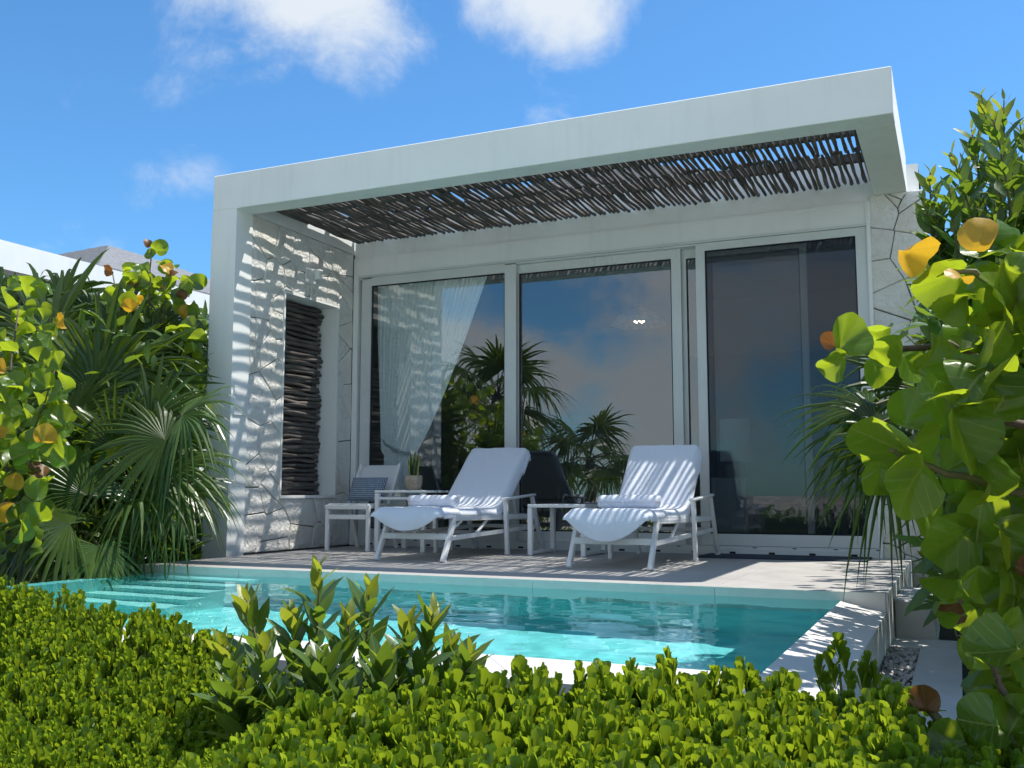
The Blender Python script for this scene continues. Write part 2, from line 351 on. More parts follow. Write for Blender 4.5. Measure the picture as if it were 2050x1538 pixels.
class MB:
    def __init__(s): s.v = []; s.f = []; s.mi = []; s.uv = []
    def add(s, vs_, fs, mi=0, uv=None):
        k = len(s.v); s.v += [tuple(x) for x in vs_]; s.f += [tuple(i + k for i in f) for f in fs]; s.mi += [mi] * len(fs)
        s.uv += list(uv) if uv is not None else [(0, 0)] * len(vs_); return s
    def box(s, x0, x1, y0, y1, z0, z1, mi=0, c=0.0):
        if c:
            s.bar((x0, (y0 + y1) / 2, (z0 + z1) / 2), (x1, (y0 + y1) / 2, (z0 + z1) / 2), y1 - y0, z1 - z0, (0, 0, 1), c, mi); return s
        vs_ = [(x0, y0, z0), (x1, y0, z0), (x1, y1, z0), (x0, y1, z0), (x0, y0, z1), (x1, y0, z1), (x1, y1, z1), (x0, y1, z1)]
        s.add(vs_, [(0, 3, 2, 1), (4, 5, 6, 7), (0, 1, 5, 4), (1, 2, 6, 5), (2, 3, 7, 6), (3, 0, 4, 7)], mi); return s
    def bar(s, a, b, w, h, up=(0, 0, 1), c=.004, mi=0):
        a, b = Vector(a), Vector(b); d = (b - a).normalized(); up = Vector(up)
        if abs(d.dot(up)) > .98: up = Vector((0, 1, 0))
        x = d.cross(up).normalized(); z = x.cross(d).normalized()
        w2, h2 = w / 2, h / 2; c = min(c, w2 * .6, h2 * .6)
        pr = [(-w2 + c, -h2), (w2 - c, -h2), (w2, -h2 + c), (w2, h2 - c), (w2 - c, h2), (-w2 + c, h2), (-w2, h2 - c), (-w2, -h2 + c)]
        rings = []
        L = (b - a).length; ce = min(c, L * .2)
        for t, sc in ((0, 1 - c / max(w2, h2)), (ce, 1), (L - ce, 1), (L, 1 - c / max(w2, h2))):
            rings += [a + d * t + x * (p[0] * sc) + z * (p[1] * sc) for p in pr]
        fs = []
        for r in range(3):
            for i in range(8):
                fs.append((r * 8 + i, r * 8 + (i + 1) % 8, r * 8 + 8 + (i + 1) % 8, r * 8 + 8 + i))
        fs.append(tuple(range(7, -1, -1))); fs.append(tuple(range(24, 32)))
        s.add(rings, fs, mi); return s
    def tube(s, pts, rad, n=8, mi=0, caps=True):
        pts = [Vector(p) for p in pts]; rs = rad if isinstance(rad, (list, tuple)) else [rad] * len(pts)
        vs_ = []; prev = None
        for i, p in enumerate(pts):
            d = (pts[min(i + 1, len(pts) - 1)] - pts[max(i - 1, 0)]).normalized()
            if prev is None:
                x = d.orthogonal().normalized()
            else:
                x = (prev - d * prev.dot(d)).normalized()
            prev = x; y = d.cross(x)
            for k in range(n):
                a = 2 * math.pi * k / n; vs_.append(p + (x * math.cos(a) + y * math.sin(a)) * rs[i])
        fs = []
        for i in range(len(pts) - 1):
            for k in range(n):
                fs.append((i * n + k, i * n + (k + 1) % n, (i + 1) * n + (k + 1) % n, (i + 1) * n + k))
        if caps: fs.append(tuple(range(n - 1, -1, -1))); fs.append(tuple(range((len(pts) - 1) * n, len(pts) * n)))
        s.add(vs_, fs, mi); return s
    def lathe(s, prof, n=24, c=(0, 0, 0), mi=0, mod=None):
        vs_ = []
        for r, z in prof:
            for k in range(n):
                a = 2 * math.pi * k / n; q = r * (mod(a, z) if mod else 1)
                vs_.append((c[0] + q * math.cos(a), c[1] + q * math.sin(a), c[2] + z))
        fs = [(i * n + k, i * n + (k + 1) % n, (i + 1) * n + (k + 1) % n, (i + 1) * n + k) for i in range(len(prof) - 1) for k in range(n)]
        s.add(vs_, fs, mi); return s
    def mesh(s, name, mats, smooth=False): return mesh(name, s.v, s.f, mats, smooth, s.uv, s.mi)
    def build(s, name, mats, parent=None, smooth=False):
        return link(name, s.mesh(name, mats, smooth), parent)
def part(name, mats, parent, fn, smooth=False):
    b = MB(); fn(b); return b.build(name, mats, parent, smooth)
def boxpart(name, m, parent, *a, c=0.0):
    return MB().box(*a, c=c).build(name, m, parent)

H = 3.24; BH = .3485; W = 5.805; SW = .273; BD = .2416; DS = 2.0125; PW = .286; DE = -1.176; ZW = -.054

# ------------------------------------------------------------------ setting: ground, path, deck, pool
gx = [-600, 600]
gv = []; gf = []
for y, z in ((600, -.36), (-3.93, -.36), (-4.9, -1.05), (-6.6, -1.065), (-600, -1.6)):
    gv += [(-600, y, z), (.14, y, z), (5.75, y, z), (600, y, z)]
for i in range(4):
    for k in range(3): gf.append((i * 4 + k, i * 4 + 4 + k, i * 4 + 5 + k, i * 4 + 1 + k))
# the strip behind the pool front is cut out where the pool and house stand
gf = [f for f in gf if f != (1, 5, 6, 2)]
gv2 = [(-600, 600, -.36)]
gnd = link('ground', mesh('ground', gv + [(.14, 6.9, -.36), (5.75, 6.9, -.36)], gf + [(1, 20, 21, 2)], SOIL)); tag(gnd, kind='structure')
sandv = [(-600, -6.2, -1.045), (600, -6.2, -1.045), (600, -600, -1.55), (-600, -600, -1.55)]
sand = link('sand', mesh('sand', [(-600, -6.4, -1.056), (600, -6.4, -1.056), (600, -600, -1.58), (-600, -600, -1.58)], [(0, 3, 2, 1)], SAND)); tag(sand, kind='structure')

# deck: base + tiles
deck = tag(boxpart('deck', MORTAR, None, .147, 5.704, DE + .003, DS + .12, -.5, -.012), kind='structure')
xs = [.145, 1.12, 2.33, 3.53, 4.73, 5.707]; ys = [DE, -.58, .02, .62, 1.22, DS + .1]
for i in range(len(xs) - 1):
    for j in range(len(ys) - 1):
        g = .0013
        MB().box(xs[i] + (g if i else 0), xs[i + 1] - (g if i < len(xs) - 2 else 0), ys[j] + (g if j else 0), ys[j + 1] - g, -.012, 0).build('tile', TILE, deck)
def facepanels(name, z0, z1, m):
    for i in range(len(xs) - 1):
        MB().box(xs[i] + (.0013 if i else 0), xs[i + 1] - (.0013 if i < len(xs) - 2 else 0), DE - .012, DE + .003, z0, z1).build(name, m, deck)
facepanels('edge_panel', -.62, -.001, COPING)
boxpart('side_panel', COPING, deck, 5.704, 5.716, DE - .012, DS + .1, -.4, -.001)
for o in deck.children:
    if o.name.startswith('edge'): o.cycles.is_caustics_receiver = True

# pool shell
PX0, PX1, PY0, PY1, PZ = .40, 5.46, -3.75, DE - .012, -1.5
sh = MB()
sh.add([(PX0, PY0, PZ), (PX1, PY0, PZ), (PX1, PY1, PZ), (PX0, PY1, PZ)], [(0, 1, 2, 3)])
zt = -.075
sh.add([(PX0, PY0, PZ), (PX0, PY1, PZ), (PX0, PY1, zt), (PX0, PY0, zt)], [(0, 1, 2, 3)])
sh.add([(PX1, PY0, PZ), (PX1, PY1, PZ), (PX1, PY1, zt), (PX1, PY0, zt)], [(3, 2, 1, 0)])
sh.add([(PX0, PY0, PZ), (PX1, PY0, PZ), (PX1, PY0, zt), (PX0, PY0, zt)], [(3, 2, 1, 0)])
sh.add([(PX0, PY1 + .001, PZ), (PX1, PY1 + .001, PZ), (PX1, PY1 + .001, -.6), (PX0, PY1 + .001, -.6)], [(0, 1, 2, 3)])
sh.add([(PX0 - .15, PY0, zt), (PX0, PY0, zt), (PX0, PY1, zt), (PX0 - .15, PY1, zt)], [(0, 1, 2, 3)])
pool = tag(sh.build('pool', POOLTILE), kind='structure'); pool.cycles.is_caustics_receiver = True
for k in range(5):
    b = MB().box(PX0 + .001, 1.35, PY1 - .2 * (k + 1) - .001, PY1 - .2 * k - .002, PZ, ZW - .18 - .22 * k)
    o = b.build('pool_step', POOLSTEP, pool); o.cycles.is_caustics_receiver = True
boxpart('overflow_wall', COPING, pool, PX0 - .16, PX0 - .15, PY0 - .3, PY1, -1.1, -.056)
# coping: sloping slabs on the right and front
def slope_slab(name, pts, n, m, par):   # pts: inner a, inner b, outer b, outer a
    ia, ib, ob, oa = [Vector(p) for p in pts]
    for k in range(n):
        t0, t1 = k / n, (k + 1) / n; g = .0016 / max(.1, (ib - ia).length)
        t0 += g if k else 0; t1 -= g if k < n - 1 else 0
        q = [ia.lerp(ib, t0), ia.lerp(ib, t1), oa.lerp(ob, t1), oa.lerp(ob, t0)]
        q2 = [Vector((p.x, p.y, p.z - (.05 if i < 2 else .9))) for i, p in enumerate(q)]
        MB().add(q + q2, [(0, 1, 2, 3), (7, 6, 5, 4), (0, 4, 5, 1), (1, 5, 6, 2), (2, 6, 7, 3), (3, 7, 4, 0)]).build(name, m, par)
cop = tag(boxpart('pool_coping', MORTAR, None, .30, 5.66, PY0 - .13, PY0 - .05, -1.2, -.14), kind='structure')
slope_slab('coping_slab', [(PX1 + .002, PY1, ZW + .002), (PX1 + .002, PY0 - .002, ZW + .002), (5.707, -3.899, -.109), (5.707, PY1, -.109)], 3, COPING, cop)
slope_slab('coping_slab', [(PX1 + .002, PY0 - .002, ZW + .002), (PX0 - .15, PY0 - .002, ZW + .002), (PX0 - .15, -3.899, -.109), (5.707, -3.899, -.109)], 5, COPING, cop)
# water
nxw, nyw = 330, 190
X = np.linspace(PX0 - .149, PX1 + .001, nxw); Y = np.linspace(PY0 - .001, PY1 - .0005, nyw)
GX, GY = np.meshgrid(X, Y); GZ = np.zeros_like(GX); rr = np.random.RandomState(3)
for i in range(46):
    wl_ = rr.uniform(.08, .38); a = rr.normal(0.3, 1.1); k = 2 * math.pi / wl_
    amp = .0011 * (wl_ / .3) ** 1.25 * rr.uniform(.3, 1)
    GZ += amp * np.sin(k * (GX * math.cos(a) + GY * math.sin(a)) + rr.uniform(0, 6.28))
calm = np.clip((PY1 - GY) / 1.4, .08, 1) * np.clip((GX - .6) / 2.0, .12, 1)
GZ = ZW + GZ * .30 * calm
vv = np.stack([GX.ravel(), GY.ravel(), GZ.ravel()], 1)
ff = [(j * nxw + i, j * nxw + i + 1, (j + 1) * nxw + i + 1, (j + 1) * nxw + i) for j in range(nyw - 1) for i in range(nxw - 1)]
water = link('water', mesh('water', vv, ff, WATER, True)); tag(water, kind='structure'); water.cycles.is_caustics_caster = True

# path slabs, pebbles and step block by the right of the pool
path = tag(boxpart('path', SLAB, None, 5.875, 6.085, -3.4, -1.14, -.5, -.30), kind='structure')
MB().box(5.72, 6.06, -1.137, -.77, -.5, -.30).build('path_slab', SLAB, path)
tag(boxpart('step_block', SLAB, None, 5.72, 5.95, -.70, .25, -.5, -.085, c=.008), 'low concrete step block beside the deck under the shrubs', 'step')
pv = MB(); rp = random.Random(5)
for i in range(900):
    x, y = rp.uniform(5.72, 5.87), rp.uniform(-3.3, -1.145); s = rp.uniform(.008, .02)
    q = Matrix.Rotation(rp.uniform(0, 6), 3, Vector((rp.random(), rp.random(), rp.random() + .1)).normalized())
    z = -.33 + rp.uniform(0, .03)
    base = [(1, 0, 0), (-1, 0, 0), (0, 1, 0), (0, -1, 0), (0, 0, .7), (0, 0, -.7)]
    vs_ = [Vector((x, y, z)) + q @ Vector([c * s * rp.uniform(.7, 1.2) for c in b_]) for b_ in base]
    pv.add(vs_, [(0, 2, 4), (2, 1, 4), (1, 3, 4), (3, 0, 4), (2, 0, 5), (1, 2, 5), (3, 1, 5), (0, 3, 5)])
tag(pv.build('pebbles', PEBBLE, None, True), 'pale loose pebbles in a strip along the pool side', 'pebbles', kind='stuff')

# ------------------------------------------------------------------ villa
villa = empty('villa', (0, 0, 0), 'white plaster pool villa with stick pergola and sliding glass doors', 'building')
boxpart('pillar', PLASTER, villa, -PW, 0, 0, BD, -.4, H)
boxpart('front_beam', PLASTER, villa, -PW, W, 0, BD, H, H + BH, c=.006)
boxpart('side_beam', PLASTER, villa, -PW, -.002, BD, DS, H, H + BH - .003)
boxpart('side_beam', PLASTER, villa, W - SW, W - .002, BD, DS + .1, H, H + BH - .003)
part('switch_cover', STEEL, villa, lambda b: b.box(.0005, .012, 0.035, .225, 1.285, 1.565, c=.004))
boxpart('outer_wall', PLASTER, villa, -.352, -.27, .07, DS + .3, -.4, 3.13)
NY0, NY1, NZ0, NZ1 = .785, 1.712, .54, 2.575
lw_ = MB()
XB = -.30
lw_.box(XB, -.022, BD, NY0 - .0225, -.4, H - .001); lw_.box(XB, -.022, NY1 + .0225, DS + .05, -.4, H - .001)
lw_.box(XB, -.022, NY0 - .0225, NY1 + .0225, -.4, NZ0 - .0305); lw_.box(XB, -.022, NY0 - .0225, NY1 + .0225, NZ1 + .0225, H - .001); lw_.box(XB, XB + .029, NY0 - .0225, NY1 + .0225, NZ0 - .0305, NZ1 + .0225)
swall = lw_.build('stone_wall', MORTAR, villa)
nl = MB()
nl.box(XB + .03, .002, NY0 - .022, NY0, NZ0 + .001, NZ1 + .022); nl.box(XB + .03, .002, NY1, NY1 + .022, NZ0 + .001, NZ1 + .022)
nl.box(XB + .03, .001, NY0, NY1, NZ1, NZ1 + .0215); nl.box(XB + .03, .012, NY0 - .024, NY1 + .024, NZ0 - .03, NZ0 + .0005)
nl.build('niche_lining', PLASTER, villa)

def clip(poly, nx_, ny_, d):          # keep nx*x+ny*y<=d
    out = []
    for i in range(len(poly)):
        a, b = poly[i], poly[(i + 1) % len(poly)]
        da, db = nx_ * a[0] + ny_ * a[1] - d, nx_ * b[0] + ny_ * b[1] - d
        if da <= 0: out.append(a)
        if da * db < 0:
            t = da / (da - db); out.append((a[0] + (b[0] - a[0]) * t, a[1] + (b[1] - a[1]) * t))
    return out
def crazy(u0, u1, v0, v1, size, seed, gap=.010):
    r = random.Random(seed); pts = []
    nu, nv = max(1, round((u1 - u0) / size)), max(1, round((v1 - v0) / size))
    for i in range(nu):
        for j in range(nv):
            if r.random() < .12: continue
            pts.append((u0 + (i + .5 + r.uniform(-.48, .48)) * (u1 - u0) / nu, v0 + (j + .5 + r.uniform(-.48, .48)) * (v1 - v0) / nv))
    for _ in range(nu * nv // 4): pts.append((r.uniform(u0, u1), r.uniform(v0, v1)))
    cells = []
    for i, p in enumerate(pts):
        poly = [(u0, v0), (u1, v0), (u1, v1), (u0, v1)]
        for j, q in enumerate(pts):
            if i == j: continue
            nx_, ny_ = q[0] - p[0], q[1] - p[1]; L = math.hypot(nx_, ny_)
            if L < 1e-6 or L > 1.6: continue
            nx_, ny_ = nx_ / L, ny_ / L
            poly = clip(poly, nx_, ny_, nx_ * (p[0] + q[0]) / 2 + ny_ * (p[1] + q[1]) / 2 - gap * r.uniform(.25, .75))
            if len(poly) < 3: break
        if len(poly) >= 3: cells.append(poly)
    return cells
def area(p): return abs(sum(p[i][0] * p[(i + 1) % len(p)][1] - p[(i + 1) % len(p)][0] * p[i][1] for i in range(len(p)))) / 2
def stone(poly, to3, parent, seed):
    r = random.Random(seed); dense = []
    for i in range(len(poly)):
        a, b = poly[i], poly[(i + 1) % len(poly)]; L = math.hypot(b[0] - a[0], b[1] - a[1])
        n = max(1, int(L / .09))
        for k in range(n):
            t = k / n; j = .0025 if k else 0
            dense.append((a[0] + (b[0] - a[0]) * t + r.uniform(-j, j), a[1] + (b[1] - a[1]) * t + r.uniform(-j, j)))
    n = len(dense); cx = sum(p[0] for p in dense) / n; cy_ = sum(p[1] for p in dense) / n
    pr = r.uniform(-.003, .004)
    def ring(s, d, jit=0): return [to3(cx + (p[0] - cx) * s, cy_ + (p[1] - cy_) * s, d + r.uniform(-jit, jit)) for p in dense]
    md = math.sqrt(area(poly)) + 1e-3; s1 = 1 - .006 / md * 2
    vs_ = ring(1, -.024) + ring(1, -.007 + pr) + ring(max(.8, s1), pr, .002) + ring(.55, pr + .002, .004) + [to3(cx, cy_, pr + .002)]
    fs = []
    for k in range(3):
        for i in range(n): fs.append((k * n + i, k * n + (i + 1) % n, (k + 1) * n + (i + 1) % n, (k + 1) * n + i))
    for i in range(n): fs.append((3 * n + i, 3 * n + (i + 1) % n, 4 * n))
    me = mesh('stone', vs_, fs, STONE, False); link('stone', me, parent)
k = 0
rects = [(BD + .003, NY0 - .023, .003, H - .004), (NY1 + .023, DS - .003, .003, H - .004), (NY0 - .023, NY1 + .023, .003, NZ0 - .033), (NY0 - .023, NY1 + .023, NZ1 + .025, H - .004)]
for cell in crazy(BD, DS, 0, H, .29, 11, .008):
    for (a0, a1, b0, b1) in rects:
        p = clip(clip(clip(clip(cell, -1, 0, -a0), 1, 0, a1), 0, -1, -b0), 0, 1, b1)
        if len(p) >= 3 and area(p) > .0006:
            k += 1; stone(p, lambda u, v, d: (d - .006, u, v), swall, k)
# right wing wall
wing = boxpart('stone_wall', MORTAR, villa, 5.50, 5.915, DS + .03, 7.0, -.4, H - .001)
for cell in crazy(5.475, 5.94, -.36, H, .27, 23, .008):
    if area(cell) > .0006:
        k += 1; stone(cell, lambda u, v, d: (u, DS + .006 - d, v), wing, k)
for cell in crazy(DS + .03, 4.2, -.36, H, .34, 29):
    if area(cell) > .001:
        k += 1; stone(cell, lambda u, v, d: (5.925 + d + .012, u, v), wing, k)
boxpart('wall_coping', PLASTER, villa, 5.49, 5.93, DS + .035, 7.0, H, H + .012)
# back wall above the doors
hd = MB(); hd.box(-.002, 5.49, DS, DS + .25, 2.985, 3.185); hd.box(-.002, 5.53, DS + .022, DS + .25, 3.1851, H + BH)
hd.build('door_header', PLASTER, villa)
boxpart('corner_trim', PLASTER, villa, 5.455, 5.486, DS - .02, DS + .2, 0, 3.183)
boxpart('corner_trim', PLASTER, villa, .0, .062, DS - .004, DS + .2, 0, 2.984)
# house body (walls, ceiling, floor of the room)
hb = MB()
hb.box(-.33, -.1, DS + .05, 7.0, -.4, 3.55); hb.box(5.52, 5.9, DS + .26, 7.0, 3.26, 3.55)
hb.box(-.1, 5.9, 6.8, 7.0, -.4, 3.55); hb.box(-.1, 5.9, DS + .251, 6.8, 3.05, 3.56)
hb.build('house_wall', PLASTER, villa)
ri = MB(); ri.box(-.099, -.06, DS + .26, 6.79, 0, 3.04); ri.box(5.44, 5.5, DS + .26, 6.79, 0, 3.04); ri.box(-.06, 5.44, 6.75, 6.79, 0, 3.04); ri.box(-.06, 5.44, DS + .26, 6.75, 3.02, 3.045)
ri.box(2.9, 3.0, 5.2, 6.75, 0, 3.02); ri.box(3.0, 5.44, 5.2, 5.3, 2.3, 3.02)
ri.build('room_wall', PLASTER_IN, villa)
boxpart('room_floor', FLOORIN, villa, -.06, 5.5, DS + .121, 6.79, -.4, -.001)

def shingle_roof(parent, x0, x1, y0, y1, z0, slope, nrow):
    rf = MB(); hw = min(x1 - x0, y1 - y0) / 2; run = hw / nrow
    for i in range(nrow):
        a, b = i * run - .02, (i + 1) * run + .004
        za, zb = z0 + i * run * slope, z0 + b * slope
        t = .02
        for side in range(4):
            def P(off, z):
                c = [(x0 + off, y0 + off, z), (x1 - off, y0 + off, z), (x1 - off, y1 - off, z), (x0 + off, y1 - off, z)]
                return [c[side], c[(side + 1) % 4]]
            l0 = P(a, za + t); l1 = P(b, zb + .001); l2 = P(a, za + .004); l3 = P(a + .03, za + .004)
            rf.add([l0[0], l0[1], l1[1], l1[0]], [(0, 1, 2, 3)])
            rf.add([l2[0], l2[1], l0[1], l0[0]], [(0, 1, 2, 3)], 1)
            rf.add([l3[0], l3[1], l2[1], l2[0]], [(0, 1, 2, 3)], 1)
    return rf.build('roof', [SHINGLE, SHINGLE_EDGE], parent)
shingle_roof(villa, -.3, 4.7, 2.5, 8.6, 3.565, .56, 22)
boxpart('house_wall', PLASTER, villa, -.3, 5.6, 7.0, 8.6, -.4, 3.56)

# pergola: joists and sticks
perg = MB().bar((0, .80, 3.435), (W - SW, .80, 3.435), .07, .075).build('joist', STICK, villa)
MB().bar((.001, 1.5, 3.435), (W - SW - .001, 1.5, 3.435), .07, .075).build('joist', STICK, perg)
def stickmesh(r, L, rad, nseg=9, n=7, wob=.0062):
    b = MB(); pts = []; rs = []
    ph = [r.uniform(0, 6.28) for _ in range(4)]; fr = [r.uniform(1.2, 2.6), r.uniform(3, 5)]
    for i in range(nseg + 1):
        t = i / nseg
        pts.append((wob * (math.sin(t * fr[0] * 3 + ph[0]) + .45 * math.sin(t * fr[1] * 3 + ph[1])), (t - .5) * L, .5 * wob * math.sin(t * 5 + ph[2])))
        rs.append(rad * (1 + .14 * math.sin(t * 9 + ph[3]) + r.uniform(-.08, .08)) * (.86 if i in (0, nseg) else 1))
    b.tube(pts, rs, n); return b.mesh('stick', STICK, True)
rs_ = random.Random(21)
SM = [stickmesh(rs_, 1.0, .0165) for _ in range(9)]
x = .016; i = 0
while x < W - SW - .015:
    for row, (ya, yb) in enumerate(((BD - .03, 1.14), (1.08, DS + .026))):
        L = yb - ya + rs_.uniform(-.03, .02); sc = rs_.uniform(.88, 1.18)
        M = Matrix.Translation((x + rs_.uniform(-.007, .007) + (.02 if row else 0), (ya + yb) / 2 + rs_.uniform(-.02, .02), 3.372 + rs_.uniform(-.006, .006) + (0.0 if row else .004))) \
            @ Matrix.Rotation(rs_.uniform(-.008, .008), 4, 'Z') @ Matrix.Rotation(rs_.uniform(0, 6.28), 4, 'Y') @ Matrix.Diagonal((sc, L, sc, 1))
        link('stick', rs_.choice(SM), perg, M)
    x += rs_.uniform(.048, .056) if x > .07 else .024
# niche shutter sticks
shut = MB(); shut.box(XB + .032, XB + .06, NY0 + .003, NY0 + .04, NZ0 + .05, NZ1 - .003); shut.box(XB + .032, XB + .06, 1.60, 1.64, NZ0 + .05, NZ1 - .003)
shut.box(XB + .031, XB + .036, NY0 + .003, NY1 - .003, NZ0 + .002, NZ1 - .003)
shutter = shut.build('shutter_frame', STICK, villa)
z = NZ0 + .035
while z < NZ1 - .02:
    L = rs_.uniform(.86, .905); sc = rs_.uniform(1.1, 1.6)
    M = Matrix.Translation((XB + .085 + rs_.uniform(0, .02), NY0 + .008 + L / 2, z)) @ Matrix.Rotation(rs_.uniform(-.03, .03), 4, 'X') @ Matrix.Rotation(rs_.uniform(0, 6.28), 4, 'Y') @ Matrix.Diagonal((sc, L, sc, 1))
    link('stick', rs_.choice(SM), shutter, M); z += rs_.uniform(.040, .056)

# sliding doors
track = MB()
track.box(.063, 5.454, DS - .012, DS + .19, 2.962, 2.984); track.box(.063, 5.454, DS + .02, DS + .19, 2.945, 2.9615)
sill = MB(); sill.box(.063, 5.454, DS - .018, DS + .19, .0005, .045); sill.box(.063, 5.454, DS - .004, DS + .19, .0455, .078)
door_track = sill.build('sill_track', ALU, villa); track.build('head_track', ALU, villa)
x = .25
while x < 5.4:
    MB().box(x, x + .055, DS - .0205, DS - .015, .010, .028).build('drain_slot', SLOT, door_track)
    MB().box(x + .21, x + .245, DS - .0065, DS - .003, .062, .070).build('drain_slot', SLOT, door_track); x += .355
def door(x0, x1, y, z0, z1, sl, sr, st, sb, screen=False):
    f = MB(); t = .045
    f.box(x0, x0 + sl, y, y + t, z0, z1); f.box(x1 - sr, x1, y, y + t, z0, z1)
    f.box(x0 + sl, x1 - sr, y + .001, y + t, z1 - st, z1); f.box(x0 + sl, x1 - sr, y + .001, y + t, z0, z0 + sb)
    fr = f.build('sliding_door', ALU, villa)
    g = MB(); a, b_, c_, d_ = x0 + sl, x1 - sr, z0 + sb, z1 - st; w = .012
    g.box(a, a + w, y + .012, y + .03, c_, d_); g.box(b_ - w, b_, y + .012, y + .03, c_, d_)
    g.box(a + w, b_ - w, y + .012, y + .03, d_ - w, d_); g.box(a + w, b_ - w, y + .012, y + .03, c_, c_ + w)
    g.build('gasket', DARKGAP, fr)
    MB().box(a + .002, b_ - .002, y + .018, y + .024, c_ + .002, d_ - .002).build('pane', GLASS, fr)
    return fr
door(.095, 1.985, DS + .02, .08, 2.955, .125, .13, .09, .10)
door(1.93, 3.72, DS + .08, .08, 2.95, .06, .095, .095, .10)
door(3.70, 4.9, DS + .135, .08, 2.945, .06, .06, .09, .10)
d3 = door(3.888, 5.453, DS + .005, .082, 2.958, .088, .098, .075, .105)
MB().box(3.978, 5.353, DS + .0065, DS + .008, .188, 2.882).build('insect_screen', SCREEN, d3)

# ------------------------------------------------------------------ wall lamp, curtain, mat
lamp = empty('wall_lamp', (0, 1.22, 2.8), 'small white box wall lamp on the striped stone wall above the niche', 'lamp')
MB().box(-.004, .012, 1.10, 1.30, 2.745, 2.915, c=.004).build('back_plate', STEEL, lamp)
MB().lathe([(0, .0), (.034, .0), (.038, .006), (.038, .072), (.05, .082), (.05, .094), (0, .098)], 18, (.075, 1.22, 2.79)).build('shade', STEEL, lamp, True)
MB().bar((.01, 1.22, 2.865), (.06, 1.22, 2.865), .025, .025).build('arm', STEEL, lamp)

cur = empty('curtain', (.8, 2.35, 0), 'gathered pale sheer curtain tied back behind the left glass door', 'curtain')
cv = []; cf = []; nu, nv_ = 240, 46
for j in range(nv_ + 1):
    z = .03 + (2.93 - .03) * j / nv_
    if z > 1.0:
        t = (z - 1.0) / 1.93; xr = .72 + .86 * (t ** .82); xl = .26 - .06 * min(1, t * 1.5)
    else:
        t = (1.0 - z); xr = .72 + .10 * min(1, t * 2); xl = .30
    gath = (xr - xl) / 1.36; am = .0085 + .003 * (1 - gath)
    for i in range(nu + 1):
        u = i / nu
        x = xl + (xr - xl) * u
        y = 2.20 + am * math.sin(u * 2 * math.pi * 25 + .6 * math.sin(z * 1.3 + u * 9)) + .006 * math.sin(u * 61 + z * .9) + .008 * math.sin(u * 17 + z)
        cv.append((x, y, z))
for j in range(nv_):
    for i in range(nu): cf.append((j * (nu + 1) + i, j * (nu + 1) + i + 1, (j + 1) * (nu + 1) + i + 1, (j + 1) * (nu + 1) + i))
link('drape', mesh('drape', cv, cf, CURTAIN, True), cur)
rp_ = [(.27, 2.22, 1.16), (.34, 2.19, 1.10), (.45, 2.175, 1.04), (.58, 2.175, 1.0), (.68, 2.18, .985), (.76, 2.22, .985), (.77, 2.29, .99)]
MB().tube(rp_, .016, 8).build('tie_rope', ROPE, cur, True)
MB().box(.1, 5.4, 2.265, 2.36, 2.96, 3.01).build('curtain_rail', ALU, cur)
mt = boxpart('door_mat', MATNAVY, None, 3.98, 5.40, 1.42, 1.955, .0005, .012, c=.004)
tag(mt, 'dark navy mat lying along the sill of the glass door', 'mat')

